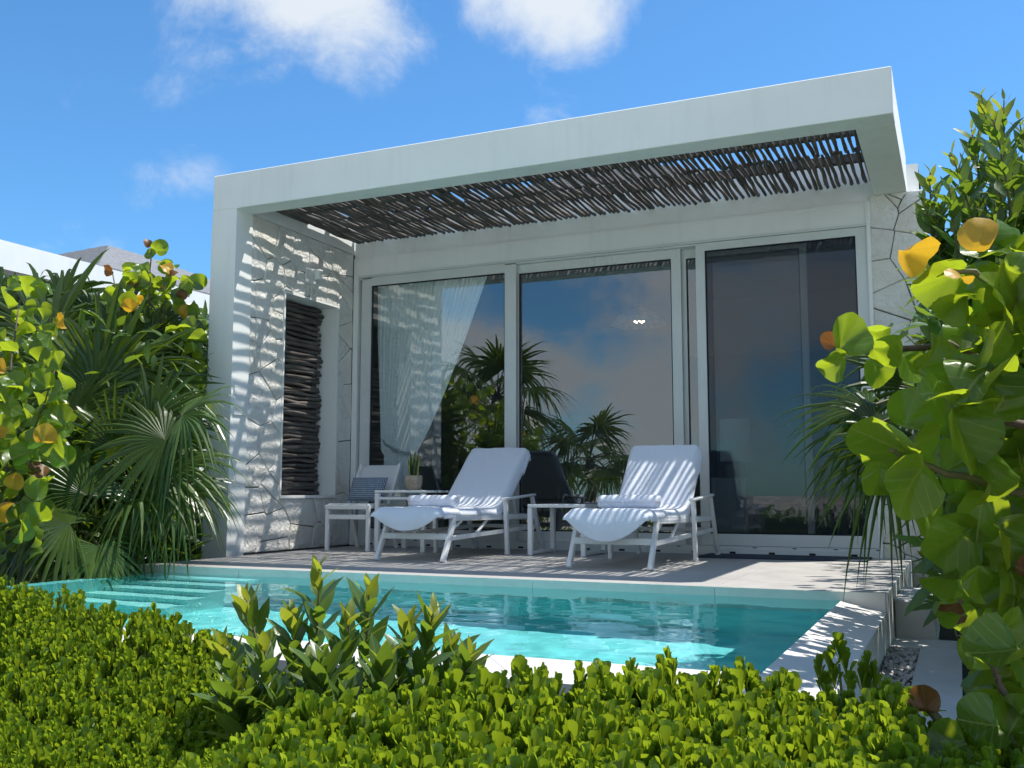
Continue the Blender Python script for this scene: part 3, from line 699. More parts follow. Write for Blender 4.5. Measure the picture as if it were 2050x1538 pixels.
# ------------------------------------------------------------------ loungers
def lounger(ox, oy, top, label, cover_label, towel_label, tow, wrap):
    root = empty('sun_lounger', (ox, oy, 0), label, 'sun lounger', 'sun loungers on the deck')
    T = Vector((ox, oy, 0))
    def V(x, y, z): return (ox + x, oy + y, z)
    hx, hy = .315, .37
    for s in (-1, 1):
        MB().bar(V(s * .315, 0, .012), V(s * .315, .21, .375), .036, .05, (0, 1, 0), .006).bar(V(s * .315, 0, 0), V(s * .315, .012, .03), .042, .056, (0, 1, 0), .008).build('leg', STEEL, root)
        MB().bar(V(s * .37, 1.15, .01), V(s * .37, 1.11, .50), .05, .034, (1, 0, 0), .006).bar(V(s * .37, 1.15, 0), V(s * .37, 1.148, .03), .054, .04, (1, 0, 0), .008).build('leg', STEEL, root)
        MB().bar(V(s * .37, 1.99, .01), V(s * .37, 1.73, .535), .052, .032, (1, 0, 0), .006).bar(V(s * .37, 1.99, 0), V(s * .37, 1.976, .03), .056, .04, (1, 0, 0), .008).build('leg', STEEL, root)
        MB().bar(V(s * .37, 1.06, .505), V(s * .37, 1.78, .548), .055, .022, (0, 0, 1), .006).build('armrest', STEEL, root)
    f = MB()
    for s in (-1, 1):
        f.bar(V(s * .312, .20, .36), V(s * .312, 1.86, .335), .03, .055)
        f.bar(V(s * .318, .10, .19), V(s * .345, 1.87, .235), .022, .038)
        f.bar(V(s * .30, .13, .24), V(s * .30, .36, .33), .02, .024); f.bar(V(s * .30, .62, .20), V(s * .30, .86, .325), .02, .024)
        f.bar(V(s * .35, 1.12, .34), V(s * .35, 1.86, .34), .025, .04)
    f.bar(V(-.30, .085, .205), V(.30, .085, .205), .05, .026, (0, 1, 0)); f.bar(V(-.29, 1.80, .335), V(.29, 1.80, .335), .03, .04)
    f.bar(V(-.29, 1.12, .345), V(.29, 1.12, .345), .03, .04); f.bar(V(-.34, 1.88, .237), V(.34, 1.88, .237), .03, .036)
    f.build('frame', STEEL, root)
    hyg, hz = 1.12, .385; ty, tz = top
    b = MB()
    for s in (-1, 1):
        b.bar(V(s * .285, hyg, hz - .01), V(s * .285, ty, tz - .01), .028, .03)
        b.bar(V(s * .25, hyg + (ty - hyg) * .55, hz + (tz - hz) * .55 - .02), V(s * .25, 1.62, .345), .018, .018)
    b.bar(V(-.285, ty, tz - .012), V(.285, ty, tz - .012), .03, .03)
    b.build('backrest_frame', STEEL, root)
    sl = MB(); nrm = Vector((0, -(tz - hz), ty - hyg)).normalized()
    sl.box(ox - .295, ox + .295, oy + .22, oy + 1.11, .388, .392)
    q = [V(-.28, hyg, hz + .008), V(.28, hyg, hz + .008), V(.28, ty, tz + .008), V(-.28, ty, tz + .008)]
    q2 = [(p[0], p[1] + .004, p[2] - .006) for p in q]
    sl.add(q + q2, [(0, 1, 2, 3), (7, 6, 5, 4), (0, 4, 5, 1), (2, 6, 7, 3), (1, 5, 6, 2), (3, 7, 4, 0)])
    sl.build('sling', SLING, root)
    # terry cover, a separate cloth lying over the lounger
    prof = [(-.02, .425), (.0, .433), (.06, .437), (.2, .431), (.5, .424), (.8, .422), (1.0, .426), (1.07, .437)]
    dy, dz = ty - hyg, tz - hz; L = math.hypot(dy, dz)
    for t in (.06, .14, .25, .4, .55, .7, .85, .95, 1.0, 1.03):
        prof.append((hyg + dy * t - .035 * dz / L, hz + dz * t + .035 * dy / L + .012))
    prof += [(hyg + dy * 1.05 + .0, tz + .045), (hyg + dy * 1.04 + .05, tz + .035), (hyg + dy * 1.0 + .075, tz - .01)]
    for k in range(1, 5): prof.append((ty + .075 - dy / L * .06 * k * 1.0, tz - .01 - .05 * k))
    pts2 = []
    for i in range(len(prof) - 1):
        for k in range(3):
            t = k / 3; pts2.append((prof[i][0] + (prof[i + 1][0] - prof[i][0]) * t, prof[i][1] + (prof[i + 1][1] - prof[i][1]) * t))
    pts2.append(prof[-1]); nd = 9
    cv, cf, nt_ = [], [], 34
    ncol = nt_ + 1
    rows = nd + len(pts2)
    for j in range(rows):
        for i in range(ncol):
            t = -1 + 2 * i / nt_
            e = max(0, abs(t) - .84) / .16
            hw = .335
            ang = e * 1.45
            if j < nd:
                k = (nd - j) / nd; drape = wrap * (1 - abs(t) ** 2.1) + .035
                y = -.02 - .05 * math.sin(min(1, k * 1.5) * math.pi / 2) + .012 * math.sin(t * 7) * k; z = .425 - drape * k
                if e > 0: z = min(z, .425 - .06 * e * e)
                xx = t * hw * (1 - .02 * k)
            else:
                y, z = pts2[j - nd]
                jj = j - nd; a_ = pts2[max(jj - 1, 0)]; c_ = pts2[min(jj + 1, len(pts2) - 1)]
                tx = Vector((0, c_[0] - a_[0], c_[1] - a_[1])).normalized(); nn = Vector((0, -tx.z, tx.y))
                back = 1 if jj > len(pts2) * .40 else 0
                fl = (.004 * math.sin(t * 5 + jj * .13) + .0025 * math.sin(t * 13 + jj * .3)) * (1 - min(1, max(0, jj / len(pts2) - .6) * 6))
                drop = .075 * (1 - math.cos(ang)) + .02 * e
                fall = e * back * min(1, (jj - len(pts2) * .40) / (len(pts2) * .3)) * .03
                y += -nn.y * drop + nn.y * fl; z += -nn.z * drop + nn.z * fl - fall
                wid = hw * (1 + (.10 * max(0, jj / len(pts2) - .5) if t > 0 else .02 * max(0, jj / len(pts2) - .5)))
                xx = math.copysign(min(abs(t), .84) + .16 * math.sin(ang) / 1.45 * 1.0, t) * wid
            w_ = mnoise.noise(Vector((xx * 6, y * 5, z * 5 + ox))) * .006
            cv.append((ox + xx, oy + y, z + w_))
    for j in range(rows - 1):
        for i in range(nt_): cf.append((j * ncol + i, j * ncol + i + 1, (j + 1) * ncol + i + 1, (j + 1) * ncol + i))
    co = link('towel_cover', mesh('towel_cover', cv, cf, TERRY, True))
    md = co.modifiers.new('thick', 'SOLIDIFY'); md.thickness = .014; md.offset = 1
    sb = co.modifiers.new('sub', 'SUBSURF'); sb.levels = 1; sb.render_levels = 1
    tag(co, cover_label, 'towel cover', 'terry covers on the loungers')
    # rolled towel
    tx0, tx1, tyc, tr = tow; rb = MB(); n = 150; turns = 3.2; ncs = 13
    vs_, fs = [], []
    for i in range(n + 1):
        a = i / n; th = a * turns * 2 * math.pi + 1.9; r_ = .012 + (tr - .012) * a
        for k in range(ncs):
            u = k / (ncs - 1); ee = min(u, 1 - u) * 12
            bulge = min(1, ee) ** .5 * .006
            wv = .003 * math.sin(u * 23 + th * .7) * a
            vs_.append((tx0 + (tx1 - tx0) * u + .006 * math.sin(th), tyc + (r_ + bulge * a + wv) * math.cos(th), .437 + tr + .004 + (r_ + bulge * a + wv) * math.sin(th) * .94))
    for i in range(n):
        for k in range(ncs - 1): fs.append((i * ncs + k, i * ncs + k + 1, (i + 1) * ncs + k + 1, (i + 1) * ncs + k))
    ro = link('rolled_towel', mesh('rolled_towel', vs_, fs, TERRY, True)); md = ro.modifiers.new('thick', 'SOLIDIFY'); md.thickness = .011; md.offset = 0
    tag(ro, towel_label, 'towel', 'rolled towels')
    return root
lounger(3.72, -.19, (1.60, .93), 'white metal sun lounger beside the right glass door, back upright',
        'white terry cover with sun stripes up its upright back', 'rolled white towel on the lounger nearer the navy mat', (3.44, 3.94, .42, .052), .185)
lounger(1.93, -.03, (1.76, .945), 'white metal sun lounger between the two tables, back reclined',
        'white terry cover with shaded reclined back, between the two tables', 'rolled white towel on the lounger nearer the stone wall', (1.63, 2.10, .50, .05), .135)

# ------------------------------------------------------------------ chair, cushion, tables, pot plant
ch = empty('patio_chair', (.6, 1.3, 0), 'white metal patio chair with mesh back against the stone wall', 'chair')
for (xx, yy, xt, yt, h_) in ((.385, 1.03, .385, 1.03, .445), (.875, 1.0, .875, 1.0, .445)):
    MB().bar((xx, yy, 0), (xt, yt, h_), .036, .036).build('leg', STEEL, ch)
for xx in (.33, .80):
    MB().bar((xx, 1.67, 0), (xx + .01, 1.48, .45), .034, .04, (1, 0, 0)).build('leg', STEEL, ch)
    MB().bar((xx + .01, 1.475, .43), (xx, 1.72, .865), .034, .034, (1, 0, 0)).build('back_post', STEEL, ch)
sf = MB(); sf.bar((.385, 1.015, .425), (.875, .985, .425), .03, .04); sf.bar((.36, 1.03, .43), (.34, 1.48, .435), .03, .035); sf.bar((.875, 1.0, .43), (.81, 1.48, .435), .03, .035)
sf.bar((.385, 1.03, .33), (.875, 1.0, .33), .02, .045)
sf.build('seat_frame', STEEL, ch)
for k in range(9):
    t = (k + .5) / 9; MB().bar((.372 - .02 * t, 1.04 + .44 * t, .452), (.862 - .06 * t, 1.02 + .46 * t, .452), .038, .012).build('seat_slat', STEEL, ch)
bk = []; bf = []
for j in range(9):
    for i in range(9):
        u, v = i / 8, j / 8; bk.append((.345 + .45 * u, 1.53 + .185 * v + .02 * math.sin(math.pi * u), .50 + .355 * v))
for j in range(8):
    for i in range(8): bf.append((j * 9 + i, j * 9 + i + 1, (j + 1) * 9 + i + 1, (j + 1) * 9 + i))
bo = link('backrest', mesh('backrest', bk, bf, SLING, True), ch); md = bo.modifiers.new('t', 'SOLIDIFY'); md.thickness = .006
def pillow(cx, cy_, cz, w, h, t, tilt, label):
    vs_, fs, n = [], [], 16
    for side in (1, -1):
        for j in range(n + 1):
            for i in range(n + 1):
                u, v = -1 + 2 * i / n, -1 + 2 * j / n
                p = (max(0, 1 - u ** 4) * max(0, 1 - v ** 4)) ** .55
                pin = 1 - .05 * (1 - abs(u)) * abs(v) ** 3; pin2 = 1 - .05 * (1 - abs(v)) * abs(u) ** 3
                q = Vector((u * w / 2 * pin2, -side * t / 2 * p, v * h / 2 * pin))
                q = Matrix.Rotation(tilt, 3, 'X') @ q; vs_.append(q)
    m_ = (n + 1) ** 2
    for s in range(2):
        for j in range(n):
            for i in range(n):
                f = (s * m_ + j * (n + 1) + i, s * m_ + j * (n + 1) + i + 1, s * m_ + (j + 1) * (n + 1) + i + 1, s * m_ + (j + 1) * (n + 1) + i)
                fs.append(f if s == 0 else f[::-1])
    o = link('cushion', mesh('cushion', vs_, fs, CUSHION, True), None, Matrix.Translation((cx, cy_, cz))); tag(o, label, 'cushion'); return o
pillow(.585, 1.44, .60, .42, .27, .13, -.42, 'blue and white woven cushion on the patio chair')
tb = empty('side_table', (1.18, 1.37, 0), 'white slotted metal side table holding the potted plant', 'table', 'white metal tables')
for (xx, yy) in ((.918, 1.10), (.90, 1.66), (1.42, 1.12), (1.44, 1.66)):
    MB().bar((xx, yy, 0), (xx, yy, .56), .045, .045).build('leg', STEEL, tb)
tf = MB()
for (a, b_) in (((.90, 1.10), (1.44, 1.12)), ((.88, 1.66), (1.46, 1.66)), ((.905, 1.08), (.89, 1.68)), ((1.43, 1.10), (1.45, 1.68))):
    tf.bar((*a, .512), (*b_, .512), .03, .026)
tf.build('apron', STEEL, tb)
for k in range(4):
    y0 = 1.085 + .155 * k; MB().bar((.885, y0 + .065, .578), (1.455, y0 + .065, .578), .12, .022).build('top_slat', STEEL, tb)
st = empty('side_table', (2.78, 1.42, 0), 'low white metal side table between the two sun loungers', 'table', 'white metal tables')
for xx in (2.52, 3.035):
    e_ = MB()
    for yy in (1.15, 1.70): e_.bar((xx, yy, 0), (xx, yy, .43), .045, .045)
    e_.bar((xx, 1.17, .022), (xx, 1.68, .022), .034, .03)
    e_.build('leg_frame', STEEL, st)
boxpart('table_top', STEEL, st, 2.498, 3.058, 1.127, 1.723, .431, .462, c=.005)
pp = empty('potted_plant', (1.09, 1.5, .59), 'snake plant with yellow-edged leaves in a fluted beige pot', 'plant')
MB().lathe([(0, 0), (.055, 0), (.062, .006), (.085, .05), (.092, .10), (.088, .135), (.078, .15), (.07, .148), (.066, .12), (0, .115)], 40, (1.09, 1.5, .59), 0,
           lambda a, z: 1 + .045 * math.cos(a * 9)).build('pot', POT, pp, True)
rq = random.Random(4)
for k in range(11):
    a = rq.uniform(0, 6.28); L = rq.uniform(.16, .31); lean = rq.uniform(.1, .55); tw = rq.uniform(-.6, .6); wd = rq.uniform(.028, .042)
    b = MB(); vs_ = []; n = 9
    for j in range(n):
        t = j / (n - 1); w_ = wd * (math.sin(math.pi * min(1, t * .9 + .12)) ** .7) * (1 - t ** 5)
        c = Vector((1.09 + math.cos(a) * (.02 + lean * L * t ** 1.5 * .6), 1.5 + math.sin(a) * (.02 + lean * L * t ** 1.5 * .6), .70 + L * t))
        s = Vector((-math.sin(a + tw * t), math.cos(a + tw * t), 0)); f_ = Vector((math.cos(a), math.sin(a), 0))
        for q, dpt in ((-1, .3), (-.68, .1), (0, 0), (.68, .1), (1, .3)): vs_.append(c + s * w_ * q + f_ * w_ * dpt)
    fs = []; mi = []
    for j in range(n - 1):
        for q in range(4): fs.append((j * 5 + q, j * 5 + q + 1, j * 5 + 6 + q, j * 5 + 5 + q)); mi.append(1 if q in (0, 3) else 0)
    link('leaf', mesh('snake_leaf', vs_, fs, [L_SANS, L_SANS_Y], True, [(0.3, 0)] * len(vs_), mi), pp)

# ------------------------------------------------------------------ room furniture seen through the glass
def indoor_chair(x, y, rz, label):
    o = empty('dining_chair', (x, y, 0), label, 'chair', 'dark chairs inside the room'); M = Matrix.Translation((x, y, 0)) @ Matrix.Rotation(rz, 4, 'Z')
    def pl(b): b.v = [tuple(M @ Vector(v)) for v in b.v]; return b
    for sx in (-.24, .24):
        for sy in (-.22, .22): pl(MB().bar((sx, sy, 0), (sx * .9, sy * .9, .42), .035, .035)).build('leg', DARKWOOD, o)
    pl(MB().bar((-.28, 0, .45), (.28, 0, .45), .54, .10, (0, 0, 1), .03)).build('seat', GREYFAB, o)
    pl(MB().bar((0, .25, .5), (0, .33, .97), .54, .09, (0, 1, 0), .035)).build('backrest', GREYFAB, o)
indoor_chair(1.95, 3.15, math.radians(180), 'dark upholstered chair behind the glass, back towards the window')
indoor_chair(2.75, 3.75, math.radians(-95), 'dark upholstered chair inside the room beside the table edge')
dt = empty('dining_table', (1.9, 3.9, 0), 'dark round table inside the room behind the middle glass door', 'table')
MB().lathe([(0, .74), (.58, .74), (.6, .725), (.58, .71), (0, .71)], 36, (1.9, 3.9, 0)).build('table_top', DARKWOOD, dt, True)
MB().lathe([(.28, 0), (.28, .02), (.06, .05), (.05, .7), (.12, .71)], 20, (1.9, 3.9, 0)).build('pedestal', DARKWOOD, dt, True)
cb = empty('bedside_cabinet', (4.02, 2.82, 0), 'pale timber cabinet inside the room by the screened door', 'cabinet')
MB().box(3.82, 4.20, 2.62, 3.05, .06, .715, c=.006).build('body', OAK, cb); MB().box(3.84, 4.18, 2.64, 3.03, 0, .06).build('plinth', DARKWOOD, cb)
MB().box(3.835, 4.185, 2.612, 2.619, .40, .70).build('drawer', OAK, cb); MB().box(3.835, 4.185, 2.612, 2.619, .075, .385).build('drawer', OAK, cb)
lp = empty('table_lamp', (4.05, 2.84, .715), 'table lamp with white drum shade on the pale timber cabinet', 'lamp')
MB().lathe([(0, 0), (.075, .0), (.10, .03), (.11, .08), (.095, .13), (.04, .16), (.012, .18), (.012, .22)], 28, (4.06, 2.84, .716)).build('base', CERAMIC, lp, True)
MB().lathe([(.155, .165), (.15, .59)], 36, (4.06, 2.84, .716)).build('lamp_shade', SHADE, lp, True)
bd = empty('bed', (4.6, 4.3, 0), 'bed with dark linen deep inside the room', 'bed')
MB().box(3.6, 5.35, 3.5, 5.1, .1, .5, c=.05).build('mattress', GREYFAB, bd); MB().box(5.36, 5.43, 3.3, 5.19, 0, 1.2, c=.02).build('headboard', OAK, bd)
pn = empty('pendant_lamp', (2.6, 4.4, 2.75), 'woven bowl pendant lamp with small glowing bulbs inside the room', 'lamp')
MB().lathe([(.02, .22), (.10, .20), (.26, .12), (.34, 0), (.335, 0), (.255, .115), (.09, .195)], 30, (2.6, 4.4, 2.62)).build('lamp_shade', POT, pn, True)
MB().tube([(2.6, 4.4, 2.83), (2.6, 4.4, 3.02)], .008, 6).build('cord', DARKGAP, pn)
for k in range(5):
    a = k * 1.257; MB().lathe([(0, -.014), (.010, -.010), (.014, 0), (.010, .01), (0, .014)], 8, (2.6 + .055 * math.cos(a), 4.4 + .055 * math.sin(a), 2.665)).build('bulb', GLOW, pn, True)

# ------------------------------------------------------------------ neighbouring villa
nb = empty('neighbour_villa', (-10.2, 0, 0), 'neighbouring white villa with shingled hip roof behind the palms', 'building')
DX = -4.25 - W
boxpart('front_beam', PLASTER, nb, DX - PW, DX + W, 0, BD, H, H + BH); boxpart('side_beam', PLASTER, nb, DX + W - SW, DX + W - .002, BD, DS + .5, H, H + BH - .002)
boxpart('pillar', PLASTER, nb, DX - PW, DX, 0, BD, -.4, H)
boxpart('side_wall', PLASTER, nb, DX + W - .5, DX + W - .06, DS, 9, -.4, H + BH - .01)
boxpart('wall', PLASTER, nb, DX - .3, DX + W - .5, DS, 9, -.4, H + BH - .01)
boxpart('eave', PLASTER, nb, DX - .3, DX + W - .01, DS + .5, 9.2, H + .05, H + BH - .004)
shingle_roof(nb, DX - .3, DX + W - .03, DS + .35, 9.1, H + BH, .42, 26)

# ------------------------------------------------------------------ leaf templates
def leaf_round(r, asp=1.0, fold=.30, wave=.105, cup=.30):
    vs_, uv, fs = [(0, 0, 0)], [(.5, 0)], []
    nr, ns = 4, 20; ph = r.uniform(0, 6.28); fold *= r.uniform(.3, 1.5); cup *= r.uniform(-.6, 1.6); wv = wave * r.uniform(.4, 1.6)
    for k in range(1, nr + 1):
        for i in range(ns):
            th = 2 * math.pi * (i + .5) / ns
            rad = .5 * (1 + .03 * math.sin(3 * th + ph)) * (1 - .16 * max(0, -math.sin(th)) ** 8)
            x, y = math.cos(th) * rad * asp, .47 + math.sin(th) * rad
            t = k / nr; x *= t; y = y * t + .25 * (1 - t) * (0 if k == nr else .6) * 1
            z = abs(x) * fold * 2 - cup * (y - .5) ** 2 * 2 + wv * t * math.sin(3 * th + ph) * .8 + wv * t * t * math.sin(7 * th + ph * 2) * .3
            vs_.append((x, y, z)); uv.append((.5 + x, y))
    vs_[0] = (0, .14, -cup * .26); uv[0] = (.5, .14)
    for i in range(ns): fs.append((0, 1 + i, 1 + (i + 1) % ns))
    for k in range(nr - 1):
        for i in range(ns): fs.append((1 + k * ns + i, 1 + (k + 1) * ns + i, 1 + (k + 1) * ns + (i + 1) % ns, 1 + k * ns + (i + 1) % ns))
    return np.array(vs_), uv, fs
def leaf_lance(r, wid=.40, fold=.25, bend=.25, rows=7, obov=.0):
    vs_, uv, fs = [], [], []; fold *= r.uniform(.4, 1.6); bend *= r.uniform(-.3, 1.6); tw = r.uniform(-.3, .3)
    for j in range(rows):
        t = j / (rows - 1)
        w = wid / 2 * (math.sin(math.pi * t ** (1 - .25 + obov)) ** .85 if 0 < t < 1 else .02)
        z0 = -bend * t * t
        for q in (-1, 0, 1):
            x = q * w; zz = z0 + abs(q) * w * fold + q * w * tw * t + .012 * math.sin(t * 14 + q * 2)
            vs_.append((x, t, zz)); uv.append((.5 + q * .5 * (w / (wid / 2)), t))
    for j in range(rows - 1):
        for q in range(2): fs.append((j * 3 + q, j * 3 + q + 1, j * 3 + 4 + q, j * 3 + 3 + q))
    return np.array(vs_), uv, fs
def leaf_spat(r, rows=6):
    vs_, uv, fs = [], [], []; bend = r.uniform(-.05, .22); fold = r.uniform(.1, .55)
    ws = [.03, .075, .17, .215, .165, .05]; ts = [0, .38, .66, .84, .955, 1.0]
    for t, w in zip(ts, ws):
        for q in (-1, 0, 1):
            vs_.append((q * w, t, bend * t * t + abs(q) * w * fold)); uv.append((.5 + q * w, t))
    for j in range(rows - 1):
        for q in range(2): fs.append((j * 3 + q, j * 3 + q + 1, j * 3 + 4 + q, j * 3 + 3 + q))
    return np.array(vs_), uv, fs
rl = random.Random(99)
def var(fn, n, mats_, name, **kw):
    out = []
    for _ in range(n):
        v, uv, f = fn(rl, **kw); out.append((v, uv, f))
    return out
RT = var(leaf_round, 12, None, 'r'); LT = var(leaf_lance, 10, None, 'l'); ST = var(leaf_spat, 6, None, 's')
def meshes(T, m, nm): return [mesh(nm, v, f, m, True, uv) for v, uv, f in T]
ME_GRAPE = meshes(RT, L_GRAPE, 'sea_grape_leaf'); ME_GRAPE_Y = meshes(RT, L_GRAPE_Y, 'yellow_leaf'); ME_GRAPE_B = meshes(RT, L_GRAPE_B, 'brown_leaf')
ME_LANCE = meshes(LT, L_LANCE, 'shrub_leaf'); ME_LANCE_T = meshes(LT, L_LANCE_T, 'young_leaf')
def frame(P, tip, nrm, s):
    y = Vector(tip).normalized(); z = Vector(nrm); z = (z - y * z.dot(y))
    z = z.normalized() if z.length > 1e-4 else y.orthogonal().normalized()
    x = y.cross(z); M = Matrix((x, y, z)).transposed().to_4x4(); M.translation = P
    return M @ Matrix.Diagonal((s, s, s, 1)) if isinstance(s, float) else M @ Matrix.Diagonal((*s, 1))
class Mass:                      # many leaves joined into one mesh
    def __init__(s): s.v = []; s.f = []; s.uv = []; s.r = []; s.n = 0
    def add(s, T, M, rnd):
        v, uv, f = T; A = np.array(M)
        w = v @ A[:3, :3].T + A[:3, 3]; s.v.append(w); s.uv.append(np.array(uv)); s.r.append(np.full(len(v), rnd))
        s.f += [tuple(i + s.n for i in q) for q in f]; s.n += len(v)
    def build(s, name, m, parent=None):
        me = mesh(name, np.concatenate(s.v), s.f, m, True, np.concatenate(s.uv), None, np.concatenate(s.r))
        return link(name, me, parent)

def imgdir(a, fw=0.0):           # direction in the view plane at angle a (0 = right, 90 = up), fw away from the viewer
    a = math.radians(a); return (RGT * math.cos(a) + UPV * math.sin(a) + FWD * fw).normalized()

# ------------------------------------------------------------------ fan palms
def fan_mesh(P, d, nrm, Rr, r, Q=None, nseg=30, span=4.6, inner=.42, droop=.5, mt=None, petr=.011):
    d = Vector(d).normalized(); nrm = Vector(nrm); nrm = (nrm - d * nrm.dot(d)).normalized(); sd_ = d.cross(nrm)
    vs_, fs, mi, rnd = [], [], [], []
    G = Vector((0, 0, -1))
    rows = [.0, .16, .33, inner, .62, .76, .89, 1.0]
    dphi = span / nseg; ph0 = r.uniform(0, 6)
    for k in range(nseg):
        phi = -span / 2 + (k + .5) * dphi
        L = Rr * (.70 + .30 * math.cos(phi * .5)) * r.uniform(.82, 1.08); dr = droop * (r.uniform(.5, 1.4) + (1.2 if r.random() < .18 else 0))
        dirc = d * math.cos(phi) + sd_ * math.sin(phi)
        lat = -d * math.sin(phi) + sd_ * math.cos(phi)
        twj = r.uniform(-.9, .9); rv = r.random() * .6
        base = len(vs_)
        for t in rows:
            rr_ = t * L
            if t <= inner: w = rr_ * dphi * .52
            else: w = inner * L * dphi * .52 * (1 - (t - inner) / (1 - inner)) ** .8 + .0006
            c = P + dirc * rr_ - nrm * (.10 * Rr * abs(math.sin(phi)) * t)
            ex = max(0, t - inner * .6)
            c = c + G * (dr * Rr * ex * ex * 1.1) + lat * (twj * .10 * Rr * ex * ex)
            if t > .85: c = c + G * dr * Rr * (t - .85) * .5
            fold = w * .55
            nr = (nrm * 1.0 + lat * twj * ex * 2).normalized()
            vs_ += [c - lat * w - nr * fold * .5, c + nr * fold * .6, c + lat * w - nr * fold * .5]; rnd += [rv] * 3
        for j in range(len(rows) - 1):
            for q in range(2): fs.append((base + j * 3 + q, base + j * 3 + q + 1, base + j * 3 + 4 + q, base + j * 3 + 3 + q)); mi.append(0)
    if Q is not None:
        b = MB(); Q = Vector(Q); n = 7
        b.tube([Q.lerp(P, i / n) + Vector((0, 0, 1)) * (.10 * math.sin(math.pi * i / n) * (P - Q).length) for i in range(n + 1)], [petr * (1.5 - .6 * i / n) for i in range(n + 1)], 5)
        k = len(vs_); vs_ += [Vector(v) for v in b.v]; rnd += [0] * len(b.v)
        fs += [tuple(i + k for i in f) for f in b.f]; mi += [1] * len(b.f)
    return mesh('frond', vs_, fs, [mt or L_PALM, STEM], False, [(.3, .5)] * len(vs_), mi, rnd)
def trunk(parent, base, topz, rad, r):
    n = 8; pts = [Vector(base).lerp(Vector((base[0] + r.uniform(-.1, .1), base[1] + r.uniform(-.1, .1), topz)), i / n) for i in range(n + 1)]
    b = MB(); b.tube(pts, [rad * (1.15 - .2 * i / n + .05 * (i % 2)) for i in range(n + 1)], 10); b.build('trunk', BARK, parent, True); return pts[-1]
rpz = random.Random(12)
def palm(base, topz, label, fronds, group, rad=.07, auto=0, Rr=.85, drp=.5):
    o = empty('fan_palm', base, label, 'palm', group); T = trunk(o, base, topz, rad, rpz)
    for (px, py, dep, ang, fw, Rf, ntilt, dr, mt) in fronds:
        P = at(px, py, dep); d = imgdir(ang, fw)
        n = (-FWD * (1 - abs(ntilt)) + Vector((0, 0, 1)) * ntilt + RGT * .15)
        link('frond', fan_mesh(P, d, n, Rf, rpz, T, droop=dr, mt=mt), o)
    for k in range(auto):
        a = 2 * math.pi * (k * .382) + rpz.uniform(-.3, .3); e = rpz.uniform(-.35, 1.25)
        dv = Vector((math.cos(a) * math.cos(e), math.sin(a) * math.cos(e), math.sin(e)))
        P = T + dv * rpz.uniform(.45, .8) * Rr + Vector((0, 0, -.1 * Rr * (1.2 - e)))
        n = Vector((0, 0, 1)) - dv * dv.z * .8 + dv * -.25
        link('frond', fan_mesh(P, (dv + Vector((0, 0, -.25))).normalized(), n, Rr * rpz.uniform(.8, 1.1), rpz, T, droop=drp * rpz.uniform(.6, 1.4)), o)
    return o
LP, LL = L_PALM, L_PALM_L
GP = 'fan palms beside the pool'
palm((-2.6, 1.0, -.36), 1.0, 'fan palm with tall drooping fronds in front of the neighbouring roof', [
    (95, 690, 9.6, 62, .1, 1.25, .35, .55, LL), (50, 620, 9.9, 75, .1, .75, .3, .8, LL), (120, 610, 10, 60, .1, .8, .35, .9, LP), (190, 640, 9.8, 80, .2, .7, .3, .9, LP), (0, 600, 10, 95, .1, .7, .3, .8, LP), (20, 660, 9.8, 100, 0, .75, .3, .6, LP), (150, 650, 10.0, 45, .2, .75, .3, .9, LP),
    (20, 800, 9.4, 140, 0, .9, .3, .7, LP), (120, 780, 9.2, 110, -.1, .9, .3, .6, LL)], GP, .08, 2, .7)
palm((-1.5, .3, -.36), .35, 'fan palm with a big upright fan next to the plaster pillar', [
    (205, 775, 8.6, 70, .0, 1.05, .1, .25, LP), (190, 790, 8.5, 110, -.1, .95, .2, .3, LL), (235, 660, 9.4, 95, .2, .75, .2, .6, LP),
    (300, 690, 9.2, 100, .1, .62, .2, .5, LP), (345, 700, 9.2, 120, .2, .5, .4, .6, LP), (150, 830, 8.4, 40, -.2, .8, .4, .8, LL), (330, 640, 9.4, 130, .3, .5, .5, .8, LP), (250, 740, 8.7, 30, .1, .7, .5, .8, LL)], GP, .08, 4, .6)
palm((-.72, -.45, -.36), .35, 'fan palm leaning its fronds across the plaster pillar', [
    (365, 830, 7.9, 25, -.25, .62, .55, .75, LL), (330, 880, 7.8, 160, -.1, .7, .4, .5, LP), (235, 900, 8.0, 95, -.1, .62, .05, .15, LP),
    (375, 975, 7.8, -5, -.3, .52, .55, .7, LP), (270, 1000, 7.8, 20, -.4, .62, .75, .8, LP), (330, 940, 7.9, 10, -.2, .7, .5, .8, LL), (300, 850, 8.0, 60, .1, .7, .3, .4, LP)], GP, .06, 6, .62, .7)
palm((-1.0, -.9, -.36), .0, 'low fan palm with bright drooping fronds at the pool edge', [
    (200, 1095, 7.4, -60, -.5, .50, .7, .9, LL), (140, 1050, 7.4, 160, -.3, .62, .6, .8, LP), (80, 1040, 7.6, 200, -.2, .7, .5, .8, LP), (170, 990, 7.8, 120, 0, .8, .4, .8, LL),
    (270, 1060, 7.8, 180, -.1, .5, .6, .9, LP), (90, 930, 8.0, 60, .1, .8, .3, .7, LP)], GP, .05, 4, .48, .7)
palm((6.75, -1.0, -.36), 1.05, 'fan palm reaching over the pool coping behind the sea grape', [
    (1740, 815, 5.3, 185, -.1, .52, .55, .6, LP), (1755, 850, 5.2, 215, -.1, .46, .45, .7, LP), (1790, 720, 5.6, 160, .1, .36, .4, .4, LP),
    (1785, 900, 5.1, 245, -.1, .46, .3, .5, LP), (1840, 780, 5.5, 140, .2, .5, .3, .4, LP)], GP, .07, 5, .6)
palm((6.6, .9, -.36), .95, 'fan palm at the foot of the stone wing wall behind the shrubs', [], GP, .06, 8, .52)
RG = 'palms across the pool reflected in the glass'
